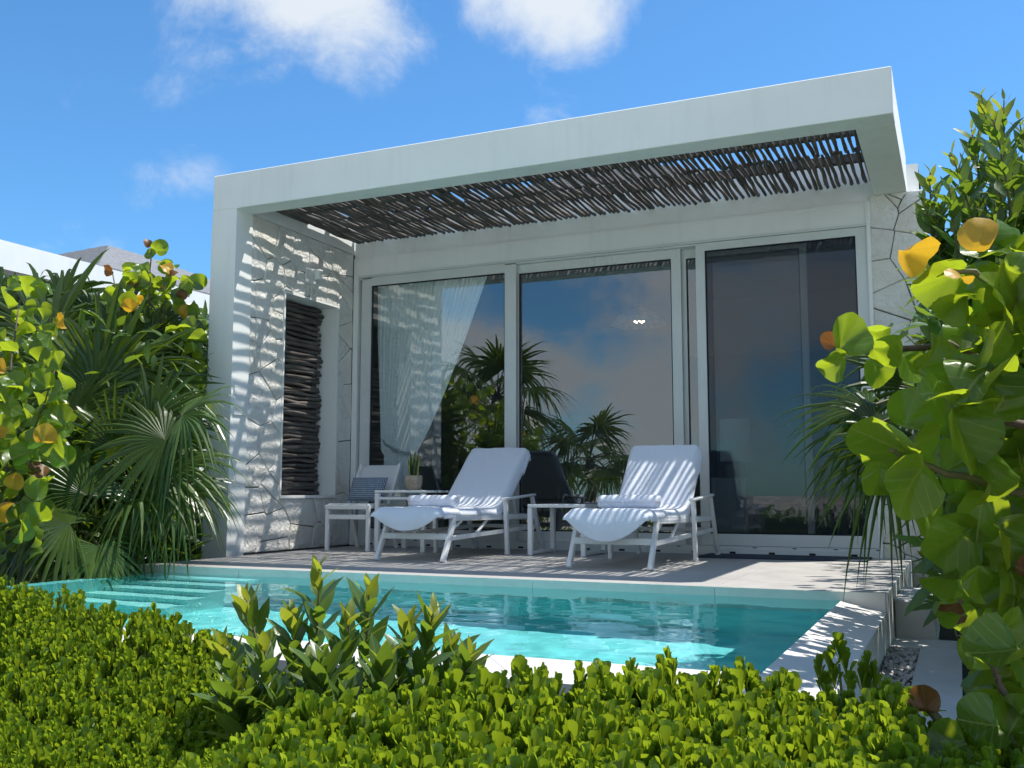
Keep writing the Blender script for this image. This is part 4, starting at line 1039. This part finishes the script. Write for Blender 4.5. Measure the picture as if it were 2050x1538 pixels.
palm((-1.6, -5.2, -1.0), 2.35, 'tall fan palm mirrored in the middle glass door', [], RG, .10, 16, 1.0, .6)
palm((-.2, -6.2, -1.0), 1.2, 'short fan palm mirrored low in the middle glass door', [], RG, .09, 14, .9, .6)
palm((-4.0, -4.2, -1.0), 2.2, 'fan palm mirrored in the left glass door', [], RG, .10, 16, 1.1, .6)

# ------------------------------------------------------------------ sea grapes
def grape(name, loc, label, zones, seed, hand=(), stems=(), group='sea grape shrubs'):
    r = random.Random(seed); o = empty(name, loc, label, 'shrub', group)
    for s_ in stems:
        pts = [at(*p) for p in s_]; dense = []
        for i in range(len(pts) - 1):
            for k in range(4): dense.append(pts[i].lerp(pts[i + 1], k / 4) + Vector((r.uniform(-1, 1), r.uniform(-1, 1), r.uniform(-1, 1))) * .006)
        dense.append(pts[-1]); n = len(dense)
        MB().tube(dense, [.009 * (1.4 - .9 * i / n) for i in range(n)], 7).build('branch', STEM if r.random() < .3 else BARK, o, True)
    for (px, py, dep, size, ang, fw, nt_, col) in hand:
        T = {'g': ME_GRAPE, 'y': ME_GRAPE_Y, 'b': ME_GRAPE_B}[col]
        if abs(nt_) < .3: nt_ = r.uniform(-.62, -.4) if r.random() < .62 else r.uniform(.4, .65)
        d = imgdir(ang, fw); n = -FWD * (1 - abs(nt_)) + UPV * nt_ + RGT * r.uniform(-.35, .35)
        s = size * dep / FPX
        P = at(px, py, dep) - d * s * .48
        link('leaf', r.choice(T), o, frame(P, d, n, (s * r.uniform(.95, 1.1), s, s)))
    for (x0, x1, y0, y1, d0, d1, cnt, smin, smax, yel) in zones:
        for k in range(cnt):
            dep = r.uniform(d0, d1); P = at(r.uniform(x0, x1), r.uniform(y0, y1), dep)
            d = imgdir(r.uniform(0, 360), r.uniform(-.6, .4)); d = (d + Vector((0, 0, r.uniform(-.2, .5)))).normalized()
            n = Vector((r.uniform(-.6, .6), r.uniform(-1.0, .3), r.uniform(.1, 1.2)))
            q = r.random(); T = ME_GRAPE_Y if q < yel else ME_GRAPE_B if q < yel * 1.5 else ME_GRAPE
            s = r.uniform(smin, smax); link('leaf', r.choice(T), o, frame(P - d * s * .5, d, n, s))
    return o
grape('sea_grape', (-1.6, -1.6, -.36), 'sea grape shrub with pale round leaves at the pool edge', [
    (-60, 110, 560, 760, 7.2, 8.6, 46, .12, .19, .03), (-40, 130, 740, 960, 6.9, 8.0, 75, .13, .19, .02), (-60, 90, 950, 1180, 6.9, 7.8, 40, .13, .19, .02), (80, 130, 640, 900, 7.2, 8, 12, .12, .17, .03)], 3,
    hand=[(75, 880, 6.9, 52, 20, 0, .2, 'g'), (88, 868, 6.85, 44, 80, 0, .1, 'y'), (110, 895, 6.9, 60, -80, 0, .2, 'g'), (125, 725, 7, 44, 80, 0, .1, 'g'), (20, 790, 6.9, 55, 60, 0, .3, 'g'),
          (45, 910, 6.9, 50, 200, 0, .3, 'g'), (30, 965, 7, 36, 80, 0, .2, 'y'), (10, 870, 6.9, 34, 250, 0, .2, 'y'), (90, 760, 7, 46, 100, 0, .2, 'g'), (110, 800, 7, 44, 20, -.3, .6, 'g')],
    stems=[[(60, 1180, 7.6), (50, 1000, 7.5), (70, 860, 7.3), (110, 740, 7.3)], [(20, 1180, 7.7), (10, 950, 7.4), (20, 750, 7.4), (40, 600, 7.8)]])
grape('sea_grape', (-1.5, .8, -.36), 'sea grape shrub rising above the palms near the pillar', [
    (215, 400, 565, 700, 9.0, 10.2, 88, .13, .2, .05), (240, 350, 530, 580, 9.2, 9.9, 20, .12, .18, .1), (330, 400, 640, 780, 8.8, 9.6, 26, .13, .19, .04)], 4,
    hand=[(320, 495, 9.3, 34, 40, 0, -.1, 'g'), (302, 510, 9.3, 26, 200, 0, .3, 'g'), (295, 487, 9.3, 20, 110, 0, .1, 'b'), (218, 540, 9.3, 24, 150, 0, .2, 'b'), (262, 556, 9.3, 30, 20, 0, .2, 'g'), (275, 597, 9.2, 26, 10, 0, .2, 'y'), (345, 550, 9.2, 24, 30, 0, .2, 'b'), (365, 590, 9.2, 22, 60, 0, .2, 'b')],
    stems=[[(300, 900, 9.3), (290, 700, 9.3), (300, 580, 9.3), (302, 500, 9.3)], [(340, 900, 9.4), (325, 700, 9.3), (330, 600, 9.2), (328, 555, 9.2)], [(250, 900, 9.4), (260, 700, 9.3), (225, 545, 9.3)]])
HAND = [
    (1960, 468, 2.55, 78, 70, .1, -.15, 'y'), (1833, 497, 2.6, 84, 12, 0, -.1, 'y'), (1880, 560, 2.62, 118, -160, .2, -.35, 'g'), (1905, 600, 2.6, 84, -170, 0, .1, 'g'), (1918, 553, 2.5, 56, 170, -.4, .7, 'y'),
    (2003, 560, 2.5, 96, -95, 0, .2, 'g'), (1995, 470, 2.7, 84, 60, .2, .1, 'g'), (2040, 525, 2.45, 50, 60, 0, .1, 'g'), (1960, 560, 2.7, 80, -70, 0, .2, 'g'),
    (1695, 672, 2.6, 88, 60, .15, -.4, 'g'), (1668, 727, 2.58, 66, 200, .1, -.45, 'g'), (1662, 680, 2.64, 40, 130, 0, .0, 'b'), (1782, 695, 2.6, 92, 20, .2, -.5, 'g'), (1762, 665, 2.72, 60, 10, 0, .2, 'g'), (1755, 745, 2.7, 66, -80, 0, .2, 'g'), (1820, 735, 2.72, 70, -60, 0, .3, 'g'),
    (1868, 712, 2.6, 92, 60, 0, .1, 'g'), (1925, 705, 2.7, 60, 20, 0, .1, 'g'), (1968, 712, 2.45, 150, 55, .2, .2, 'g'), (1965, 750, 2.4, 130, 210, -.5, .75, 'g'), (2012, 790, 2.45, 120, 70, 0, -.2, 'g'),
    (1885, 792, 2.42, 96, 160, -.3, .65, 'g'), (1960, 808, 2.38, 90, 8, -.5, .85, 'g'), (1925, 880, 2.42, 150, -75, -.1, .15, 'g'), (1985, 955, 2.45, 120, -85, 0, .1, 'g'),
    (1775, 885, 2.5, 150, 150, .3, -.55, 'g'), (1825, 890, 2.55, 120, 30, .3, -.4, 'g'), (1818, 975, 2.4, 140, -125, -.2, .25, 'g'), (1758, 960, 2.46, 78, -100, .1, -.3, 'g'), (1822, 820, 2.6, 92, 70, .1, 0, 'g'),
    (1960, 1030, 2.5, 110, -100, 0, .2, 'g'), (1905, 1080, 2.5, 130, 210, .2, -.3, 'g'), (1850, 1035, 2.6, 90, -60, 0, .2, 'g'), (2010, 1090, 2.45, 120, -70, 0, .15, 'g'), (1880, 1150, 2.5, 80, 190, .2, -.2, 'g'), (1950, 1160, 2.4, 70, -100, .1, .2, 'g'), (2030, 1180, 2.4, 120, -90, 0, .1, 'g'), (1930, 1120, 2.55, 90, -60, 0, .2, 'g'),
    (1990, 1310, 2.2, 125, 190, 0, -.1, 'g'), (1940, 1300, 2.3, 88, 120, 0, .1, 'g'), (2000, 1395, 2.25, 110, 150, 0, .2, 'g'), (1850, 1398, 2.2, 62, 100, 0, .1, 'b'), (1868, 1420, 2.22, 48, -20, 0, .1, 'g'), (1905, 1235, 2.5, 60, 170, 0, .1, 'g'), (1900, 1215, 2.6, 60, 200, 0, .2, 'b'),
    (1960, 1450, 2.15, 110, 170, -.2, .5, 'g'), (2035, 1440, 2.2, 110, 60, 0, .2, 'g'), (1900, 1500, 2.1, 90, 200, 0, .2, 'g'), (2020, 1250, 2.3, 80, 40, 0, .2, 'g')]
grape('sea_grape', (6.35, -4.6, -1.0), 'large sea grape with big sunlit leaves and two yellow ones by the path', [
    (1900, 2120, 560, 820, 2.6, 3.2, 46, .08, .14, .02), (1905, 2120, 820, 1140, 2.6, 3.3, 60, .09, .15, .02), (1955, 2120, 1120, 1538, 2.3, 2.9, 46, .10, .15, .03), (1980, 2150, 480, 640, 2.5, 3.0, 16, .12, .17, .03), (1900, 2050, 1160, 1250, 3.4, 4.2, 24, .08, .14, .0)], 5, HAND,
    stems=[[(2080, 620, 2.6), (2010, 585, 2.58), (1950, 540, 2.56), (1880, 545, 2.6)], [(2100, 860, 2.6), (1985, 830, 2.5), (1915, 745, 2.45), (1890, 720, 2.45)], [(2080, 1000, 2.6), (1960, 960, 2.5), (1830, 930, 2.5), (1780, 900, 2.5)],
           [(2060, 760, 2.8), (1900, 690, 2.7), (1780, 700, 2.65), (1700, 690, 2.6)], [(2060, 1540, 2.2), (2030, 1450, 2.22), (2000, 1370, 2.22), (1985, 1330, 2.2)], [(1880, 1450, 2.2), (1850, 1405, 2.21)], [(2120, 1300, 2.8), (2000, 1120, 2.6), (1930, 1080, 2.5)]])

# ------------------------------------------------------------------ leafy shrubs (pointed leaves)
def shoots(o, tips, seed, leaf=.09, mass=None, limit=290, nl=18, young=4, stemr=.004):
    r = random.Random(seed); cnt = 0
    for (base, tip) in tips:
        B, T = Vector(base), Vector(tip); mid = B.lerp(T, .55) + Vector((r.uniform(-1, 1), r.uniform(-1, 1), .3)) * .06 * (T - B).length
        def cv_(t): return B * (1 - t) ** 2 + mid * 2 * t * (1 - t) + T * t * t
        n = 8; pts = [cv_(i / n) for i in range(n + 1)]
        MB().tube(pts, [stemr * (1.6 - 1.1 * i / n) for i in range(n + 1)], 6).build('stem', STEM, o, True)
        a = r.uniform(0, 6.28)
        for k in range(nl):
            t = .30 + .70 * k / (nl - 1); P = cv_(t); ax = (cv_(min(1, t + .03)) - cv_(t - .03)).normalized()
            a += 2.4 + r.uniform(-.35, .35)
            x = ax.orthogonal().normalized(); y = ax.cross(x); rad = x * math.cos(a) + y * math.sin(a)
            up = 1.15 + .9 * t ** 3 + r.uniform(-.25, .3)
            d = (rad + ax * up).normalized(); s = leaf * r.uniform(.75, 1.2) * (1.0 if t < .8 else 1.0 - .55 * (t - .8) / .2)
            nrm = (ax - rad * .35 + Vector((r.uniform(-.3, .3), r.uniform(-.3, .3), 0)))
            M = frame(P, d, nrm, s)
            if k >= nl - young: T_ = ME_LANCE_T
            else: T_ = ME_LANCE
            if cnt < limit: link('leaf', r.choice(T_), o, M); cnt += 1
            elif mass is not None: mass.add(r.choice(LT), M, r.random())
bush = empty('leafy_shrub', (4.55, -5.5, -1.0), 'upright glossy shrub with pointed leaves standing in front of the pool', 'shrub')
tips = []
for (px, py, dep, bx, by) in ((640, 1135, 2.75, 620, 1480), (492, 1195, 2.8, 560, 1470), (738, 1172, 2.7, 690, 1470), (868, 1222, 2.62, 800, 1450), (818, 1245, 2.7, 770, 1460), (700, 1235, 2.6, 660, 1480), (585, 1225, 2.7, 590, 1480),
                              (940, 1312, 2.6, 880, 1440), (530, 1290, 2.55, 560, 1500), (450, 1290, 2.7, 520, 1490), (905, 1290, 2.72, 850, 1450), (770, 1320, 2.5, 740, 1490), (620, 1330, 2.5, 620, 1520), (480, 1380, 2.5, 530, 1530), (560, 1400, 2.45, 570, 1560), (690, 1390, 2.45, 670, 1530)):
    B = at(bx, by + 60, dep); tips.append((B, at(px, py, dep)))
for k in range(16):
    px = R.uniform(430, 930); dep = R.uniform(2.45, 2.85); py = 1330 + abs(px - 680) * .22 + R.uniform(-30, 110); tips.append((at(px * .75 + 165, py + 230, dep), at(px, py, dep)))
mb_ = Mass(); shoots(bush, tips, 8, .108, mb_, 300, 21, 5)
o = mb_.build('foliage', L_LANCE, bush); o['kind'] = 'stuff'
bk2 = empty('leafy_shrub', (6.9, -2.6, -.36), 'tall leafy shrub with pointed leaves reaching up into the sky on the right', 'shrub')
ms = Mass(); tips = []; r6 = random.Random(61)
for (px, py) in ((1965, 190), (2040, 240), (1990, 300), (1935, 330), (1862, 345), (1905, 310), (1960, 380), (2030, 350), (1880, 420), (2080, 200), (2090, 330), (1850, 400), (1925, 420), (1945, 260), (2010, 200), (2065, 290), (1985, 230), (1900, 370), (1960, 320), (2020, 300), (1870, 380), (1990, 400), (2050, 400), (1950, 440), (1880, 460)):
    dep = r6.uniform(3.7, 4.3); tips.append((at(px + r6.uniform(10, 110), py + 330, dep + .3), at(px, py, dep)))
for k in range(80):
    dep = r6.uniform(3.9, 5.0); px = r6.uniform(1870, 2150); py = r6.uniform(380, 1000)
    if px < 1900 and py < 430: continue
    tips.append((at(px + r6.uniform(0, 120), py + 250, dep + .3), at(px, py, dep)))
shoots(bk2, tips, 9, .125, ms, 290, 17, 4, .005)
for k in range(2300):  # unseen leaves added out of frame to shade the lower sea grape leaves
    P = Vector((r6.uniform(6.44, 7.5), r6.uniform(-4.9, -3.1), r6.uniform(.5, 1.45)))
    ms.add(r6.choice(LT), frame(P, Vector((r6.uniform(-1, 1), r6.uniform(-1, 1), r6.uniform(-.3, .6))), Vector((r6.uniform(-.5, .5), r6.uniform(-.5, .5), 1)), r6.uniform(.12, .19)), r6.random())
o = ms.build('foliage', L_LANCE, bk2); o['kind'] = 'stuff'
MB().tube([(6.95, -2.5, -.4), (6.9, -2.5, .4), (6.8, -2.5, 1.2), (6.7, -2.6, 1.9)], [.04, .035, .025, .012], 8).build('trunk', BARK, bk2, True)
# small leafed seedling by the step block and at the wing wall
sp = empty('seedling', (5.9, -.9, -.3), 'small seedling with pale lit leaf beside the step block', 'plant')
Pb = at(1852, 1275, 6.3)
for (px, py, ang, s, T) in ((1832, 1256, 175, .10, ME_LANCE), (1885, 1258, -15, .12, ME_LANCE_T), (1858, 1250, 80, .09, ME_LANCE), (1862, 1266, -50, .07, ME_LANCE)):
    link('leaf', T[0], sp, frame(Pb, imgdir(ang, -.2), Vector((0, -.3, 1)), s))
ws = empty('leafy_shrub', (5.98, 1.2, -.3), 'small pale leafed shrub at the foot of the stone wing wall', 'shrub')
shoots(ws, [(at(1890 + r6.uniform(-10, 30), 1200, 7.4), at(r6.uniform(1835, 1890), r6.uniform(1080, 1160), 7.3)) for _ in range(9)] +
       [(at(1930, 700, 7.0), at(r6.uniform(1830, 1880), r6.uniform(570, 700), 6.8)) for _ in range(8)], 31, .085, None, 300, 12, 4)
# dark leafy undergrowth behind the palms on the left and right
ug = Mass(); ru = random.Random(77)
for k in range(2600):
    px = ru.uniform(-250, 405); py = ru.uniform(640 + .15 * abs(px - 200), 1140); dep = ru.uniform(8.4, 10.6)
    P = at(px, py, dep)
    if P.x > -.42 and P.y > -.05: continue
    if P.z < -.36: continue
    d = imgdir(ru.uniform(0, 360), ru.uniform(-.5, .5)); ug.add(ru.choice(LT), frame(P, d, Vector((ru.uniform(-.5, .5), ru.uniform(-.8, .2), 1)), ru.uniform(.10, .22)), ru.random())
for k in range(1500):
    px = ru.uniform(-60, 412); py = ru.uniform(840, 1150); dep = ru.uniform(7.9, 9.4); P = at(px, py, dep)
    if (P.x > -.5 and P.y > -.1) or P.x > -.25 or P.z < -.34: continue
    d = imgdir(ru.uniform(0, 360), ru.uniform(-.5, .5)); ug.add(ru.choice(LT), frame(P, d, Vector((ru.uniform(-.5, .5), ru.uniform(-.8, .2), 1)), ru.uniform(.16, .28)), ru.random())
for k in range(900):
    px = ru.uniform(300, 418); py = ru.uniform(640, 1120); dep = ru.uniform(9.6, 11.6); P = at(px, py, dep)
    if P.x > -.5 or P.z < -.34: continue
    d = imgdir(ru.uniform(0, 360), ru.uniform(-.5, .5)); ug.add(ru.choice(LT), frame(P, d, Vector((ru.uniform(-.5, .5), ru.uniform(-.8, .2), 1)), ru.uniform(.16, .28)), ru.random())
u1 = ug.build('undergrowth', L_LANCE); tag(u1, 'dark leafy undergrowth filling the bed behind the palms', 'undergrowth', kind='stuff')
ug = Mass()
for k in range(3600):
    px = ru.uniform(1850, 2250); py = ru.uniform(560, 1230); dep = ru.uniform(4.2, 8.6)
    P = at(px, py, dep)
    if P.x < 6.0 or P.z < -.36: continue
    d = imgdir(ru.uniform(0, 360), ru.uniform(-.5, .5)); ug.add(ru.choice(LT), frame(P, d, Vector((ru.uniform(-.5, .5), ru.uniform(-.8, .2), 1)), ru.uniform(.12, .22)), ru.random())
u2 = ug.build('undergrowth', L_LANCE); tag(u2, 'dark leafy undergrowth beside the path under the tall shrub', 'undergrowth', kind='stuff')

dn = Mass()
for k in range(5200):
    x = ru.uniform(-14, 16); y = -10.2 + 1.1 * math.sin(x * .7) + ru.uniform(-1.0, 1.0); top = .12 + .30 * mnoise.noise(Vector((x * .5, y * .5, 2)))
    P = Vector((x, y, top - abs(ru.gauss(0, .35)))); P.z = max(P.z, -1.05)
    dn.add(ru.choice(LT), frame(P, Vector((ru.uniform(-1, 1), ru.uniform(-1, 1), ru.uniform(.2, 1.2))), Vector((ru.uniform(-.5, .5), ru.uniform(-.5, .5), 1)), ru.uniform(.14, .30)), ru.random())
u3 = dn.build('undergrowth', L_LANCE); tag(u3, 'low green dune shrubs mirrored along the bottom of the glass doors', 'undergrowth', kind='stuff')
# ------------------------------------------------------------------ hedges
def lin(tbl, x):
    if x <= tbl[0][0]: return tbl[0][1]
    for (a, b), (c, d) in zip(tbl, tbl[1:]):
        if x <= c: return b + (d - b) * (x - a) / (c - a)
    return tbl[-1][1]
rh = random.Random(15)
def sprig_template(r, n=9, L=.046, tall=.038):
    V_, U_, F_, k = [], [], [], 0
    a = r.uniform(0, 6.28)
    for i in range(n):
        t = i / (n - 1); a += 2.4 + r.uniform(-.3, .3); spread = 1.0 - .75 * t
        rad = Vector((math.cos(a), math.sin(a), 0)); d = (rad * (.06 + .44 * spread) + Vector((0, 0, 1.0 + .4 * t))).normalized()
        nrm = Vector((0, 0, .5)) - rad + Vector((-rad.y, rad.x, 0)) * r.uniform(-.5, .5)
        s = L * (1.0 - .35 * t ** 2) * r.uniform(.8, 1.15)
        v, uv, f = ST[r.randrange(len(ST))]; A = np.array(frame(Vector((0, 0, -.01 + tall * t)), d, nrm, s))
        V_.append(v @ A[:3, :3].T + A[:3, 3]); U_ += uv; F_ += [tuple(q + k for q in x) for x in f]; k += len(v)
    return np.concatenate(V_), U_, F_
SP = [sprig_template(rh, rh.randint(8, 11)) for _ in range(9)]
ME_SP = [mesh('sprig', v, f, L_HEDGE, True, uv) for v, uv, f in SP]
def hedge(name, label, loc, cols, edge, dtop, dbot, ybot, dens, seed, spikes=(), scale=1.0, nobj=300, jag=22, maxobj_sort=True):
    r = random.Random(seed); o = empty(name, loc, label, 'hedge', 'clipped hedges in front of the pool'); L = []
    x0, x1 = cols; rise = 26 if x0 < 0 else 0
    for k in range(dens):
        px = r.uniform(x0, x1); t = r.random() ** 1.25; e = lin(edge, px) - rise + jag * mnoise.noise(Vector((px * .011, seed, 0))) + r.uniform(-5, 16)
        py = e + (ybot - e) * t; dep = dtop(px) + (dbot - dtop(px)) * t
        P = at(px, py, dep) + Vector((r.uniform(-.02, .02), r.uniform(-.02, .02), .015 * mnoise.noise(Vector((px * .03, py * .03, 1)))))
        low = r.random(); P.z += r.gauss(-.055 * scale, .016 * scale)
        if mnoise.noise(Vector((P.x * 14, P.y * 14, seed))) < -.34: continue
        if low < .30: P.z -= r.uniform(.03, .14)
        L.append((P, low >= .30, dep))
    for (px, py, dep, n) in spikes:
        for i in range(n): L.append((at(px + r.uniform(-9, 9), py + 40 + 34 * i, dep) + Vector((0, r.uniform(-.015, .015), 0)), True, dep * .5))
    for k in range(dens // 14):     # back flank
        px = r.uniform(x0, x1); P = at(px, lin(edge, px) + 10, dtop(px) + r.uniform(.03, .25)); P.z -= r.uniform(.10, .26); L.append((P, False, 9))
    L.sort(key=lambda q: (not q[1], q[2])); m_ = Mass(); st = MB()
    for i, (P, topv, dep) in enumerate(L):
        ax = Vector((r.gauss(0, .22), r.gauss(0, .22), 1)); s = scale * r.uniform(.72, 1.22)
        M = frame(P, Vector((ax.y, -ax.x, .0)) + Vector((1, 0, 0)), ax, s) @ Matrix.Rotation(r.uniform(0, 6.28), 4, 'Z')
        if i < nobj: link('sprig', ME_SP[r.randrange(9)], o, M)
        else: m_.add(SP[r.randrange(9)], M, r.random())
        if i % 3 == 0: st.tube([P + Vector((r.uniform(-.03, .03), r.uniform(-.03, .03), -.2)), P], [.003, .002], 4, 0, False)
    f_ = m_.build('foliage', L_HEDGE, o); f_['kind'] = 'stuff'
    st_ = st.build('twigs', STEM, o); st_['kind'] = 'stuff'
    return o
E1 = [(-200, 1160), (0, 1196), (100, 1212), (200, 1232), (320, 1258), (430, 1296), (520, 1345), (600, 1400), (680, 1440)]
hedge('hedge', 'broad fine-leaved hedge in front of the pool steps', (3.6, -5.6, -1.0), (-160, 640), E1, lambda px: 3.75 - .95 * max(0, px) / 600, 2.35, 1620, 9500, 41, scale=.80)
E2 = [(330, 1560), (420, 1520), (520, 1455), (620, 1405), (760, 1395), (900, 1372), (1000, 1362), (1060, 1350), (1110, 1360), (1135, 1395), (1170, 1350), (1250, 1350), (1340, 1330), (1400, 1362), (1440, 1350), (1480, 1340), (1550, 1365), (1620, 1400), (1700, 1388), (1820, 1385), (1850, 1420), (1862, 1480), (1900, 1475), (1960, 1460), (2000, 1500), (2050, 1475), (2150, 1470)]
hedge('hedge', 'bright green hedge with larger leaves in front of the pool coping', (5.4, -5.6, -1.0), (340, 2130), E2, lambda px: 2.25, 1.72, 1600, 5200, 42,
      [(1345, 1298, 2.25, 4), (1272, 1335, 2.25, 2), (1190, 1342, 2.25, 2), (1505, 1328, 2.25, 2), (1160, 1338, 2.25, 1), (1080, 1345, 2.25, 2)], 1.12)
dk = Mass()
tu = empty('hedge_tuft', (5.6, -4.4, -1.0), 'dark shaded tuft of round leaves against the right pool coping', 'shrub')
for (px, py) in ((1680, 1318), (1662, 1345), (1695, 1350), (1640, 1362), (1672, 1378), (1735, 1355), (1725, 1380), (1750, 1375), (1650, 1395), (1700, 1395), (1740, 1400)):
    link('sprig', ME_SP[rh.randrange(9)], tu, frame(at(px, py, 2.6), Vector((1, rh.uniform(-.5, .5), 0)), Vector((rh.uniform(-.2, .2), rh.uniform(-.2, .2), 1)), 1.2))
MB().tube([at(1700, 1560, 2.6), at(1690, 1450, 2.6), at(1680, 1330, 2.6)], [.006, .005, .003], 6).build('stem', STEM, tu, True)
# dark sheets added inside the hedges, standing in for their inner shade
for (cols, E_, dt_, db_, yb, nm, lb) in (((-260, 700), E1, lambda px: 3.75 - .95 * max(0, px) / 600, 2.3, 1660, 'hedge_base', 'dark sheet standing in for the shaded inside of the fine-leaved hedge'),
                                   ((330, 2200), E2, lambda px: 2.25, 1.7, 1660, 'hedge_base', 'dark sheet standing in for the shaded inside of the larger-leaved hedge')):
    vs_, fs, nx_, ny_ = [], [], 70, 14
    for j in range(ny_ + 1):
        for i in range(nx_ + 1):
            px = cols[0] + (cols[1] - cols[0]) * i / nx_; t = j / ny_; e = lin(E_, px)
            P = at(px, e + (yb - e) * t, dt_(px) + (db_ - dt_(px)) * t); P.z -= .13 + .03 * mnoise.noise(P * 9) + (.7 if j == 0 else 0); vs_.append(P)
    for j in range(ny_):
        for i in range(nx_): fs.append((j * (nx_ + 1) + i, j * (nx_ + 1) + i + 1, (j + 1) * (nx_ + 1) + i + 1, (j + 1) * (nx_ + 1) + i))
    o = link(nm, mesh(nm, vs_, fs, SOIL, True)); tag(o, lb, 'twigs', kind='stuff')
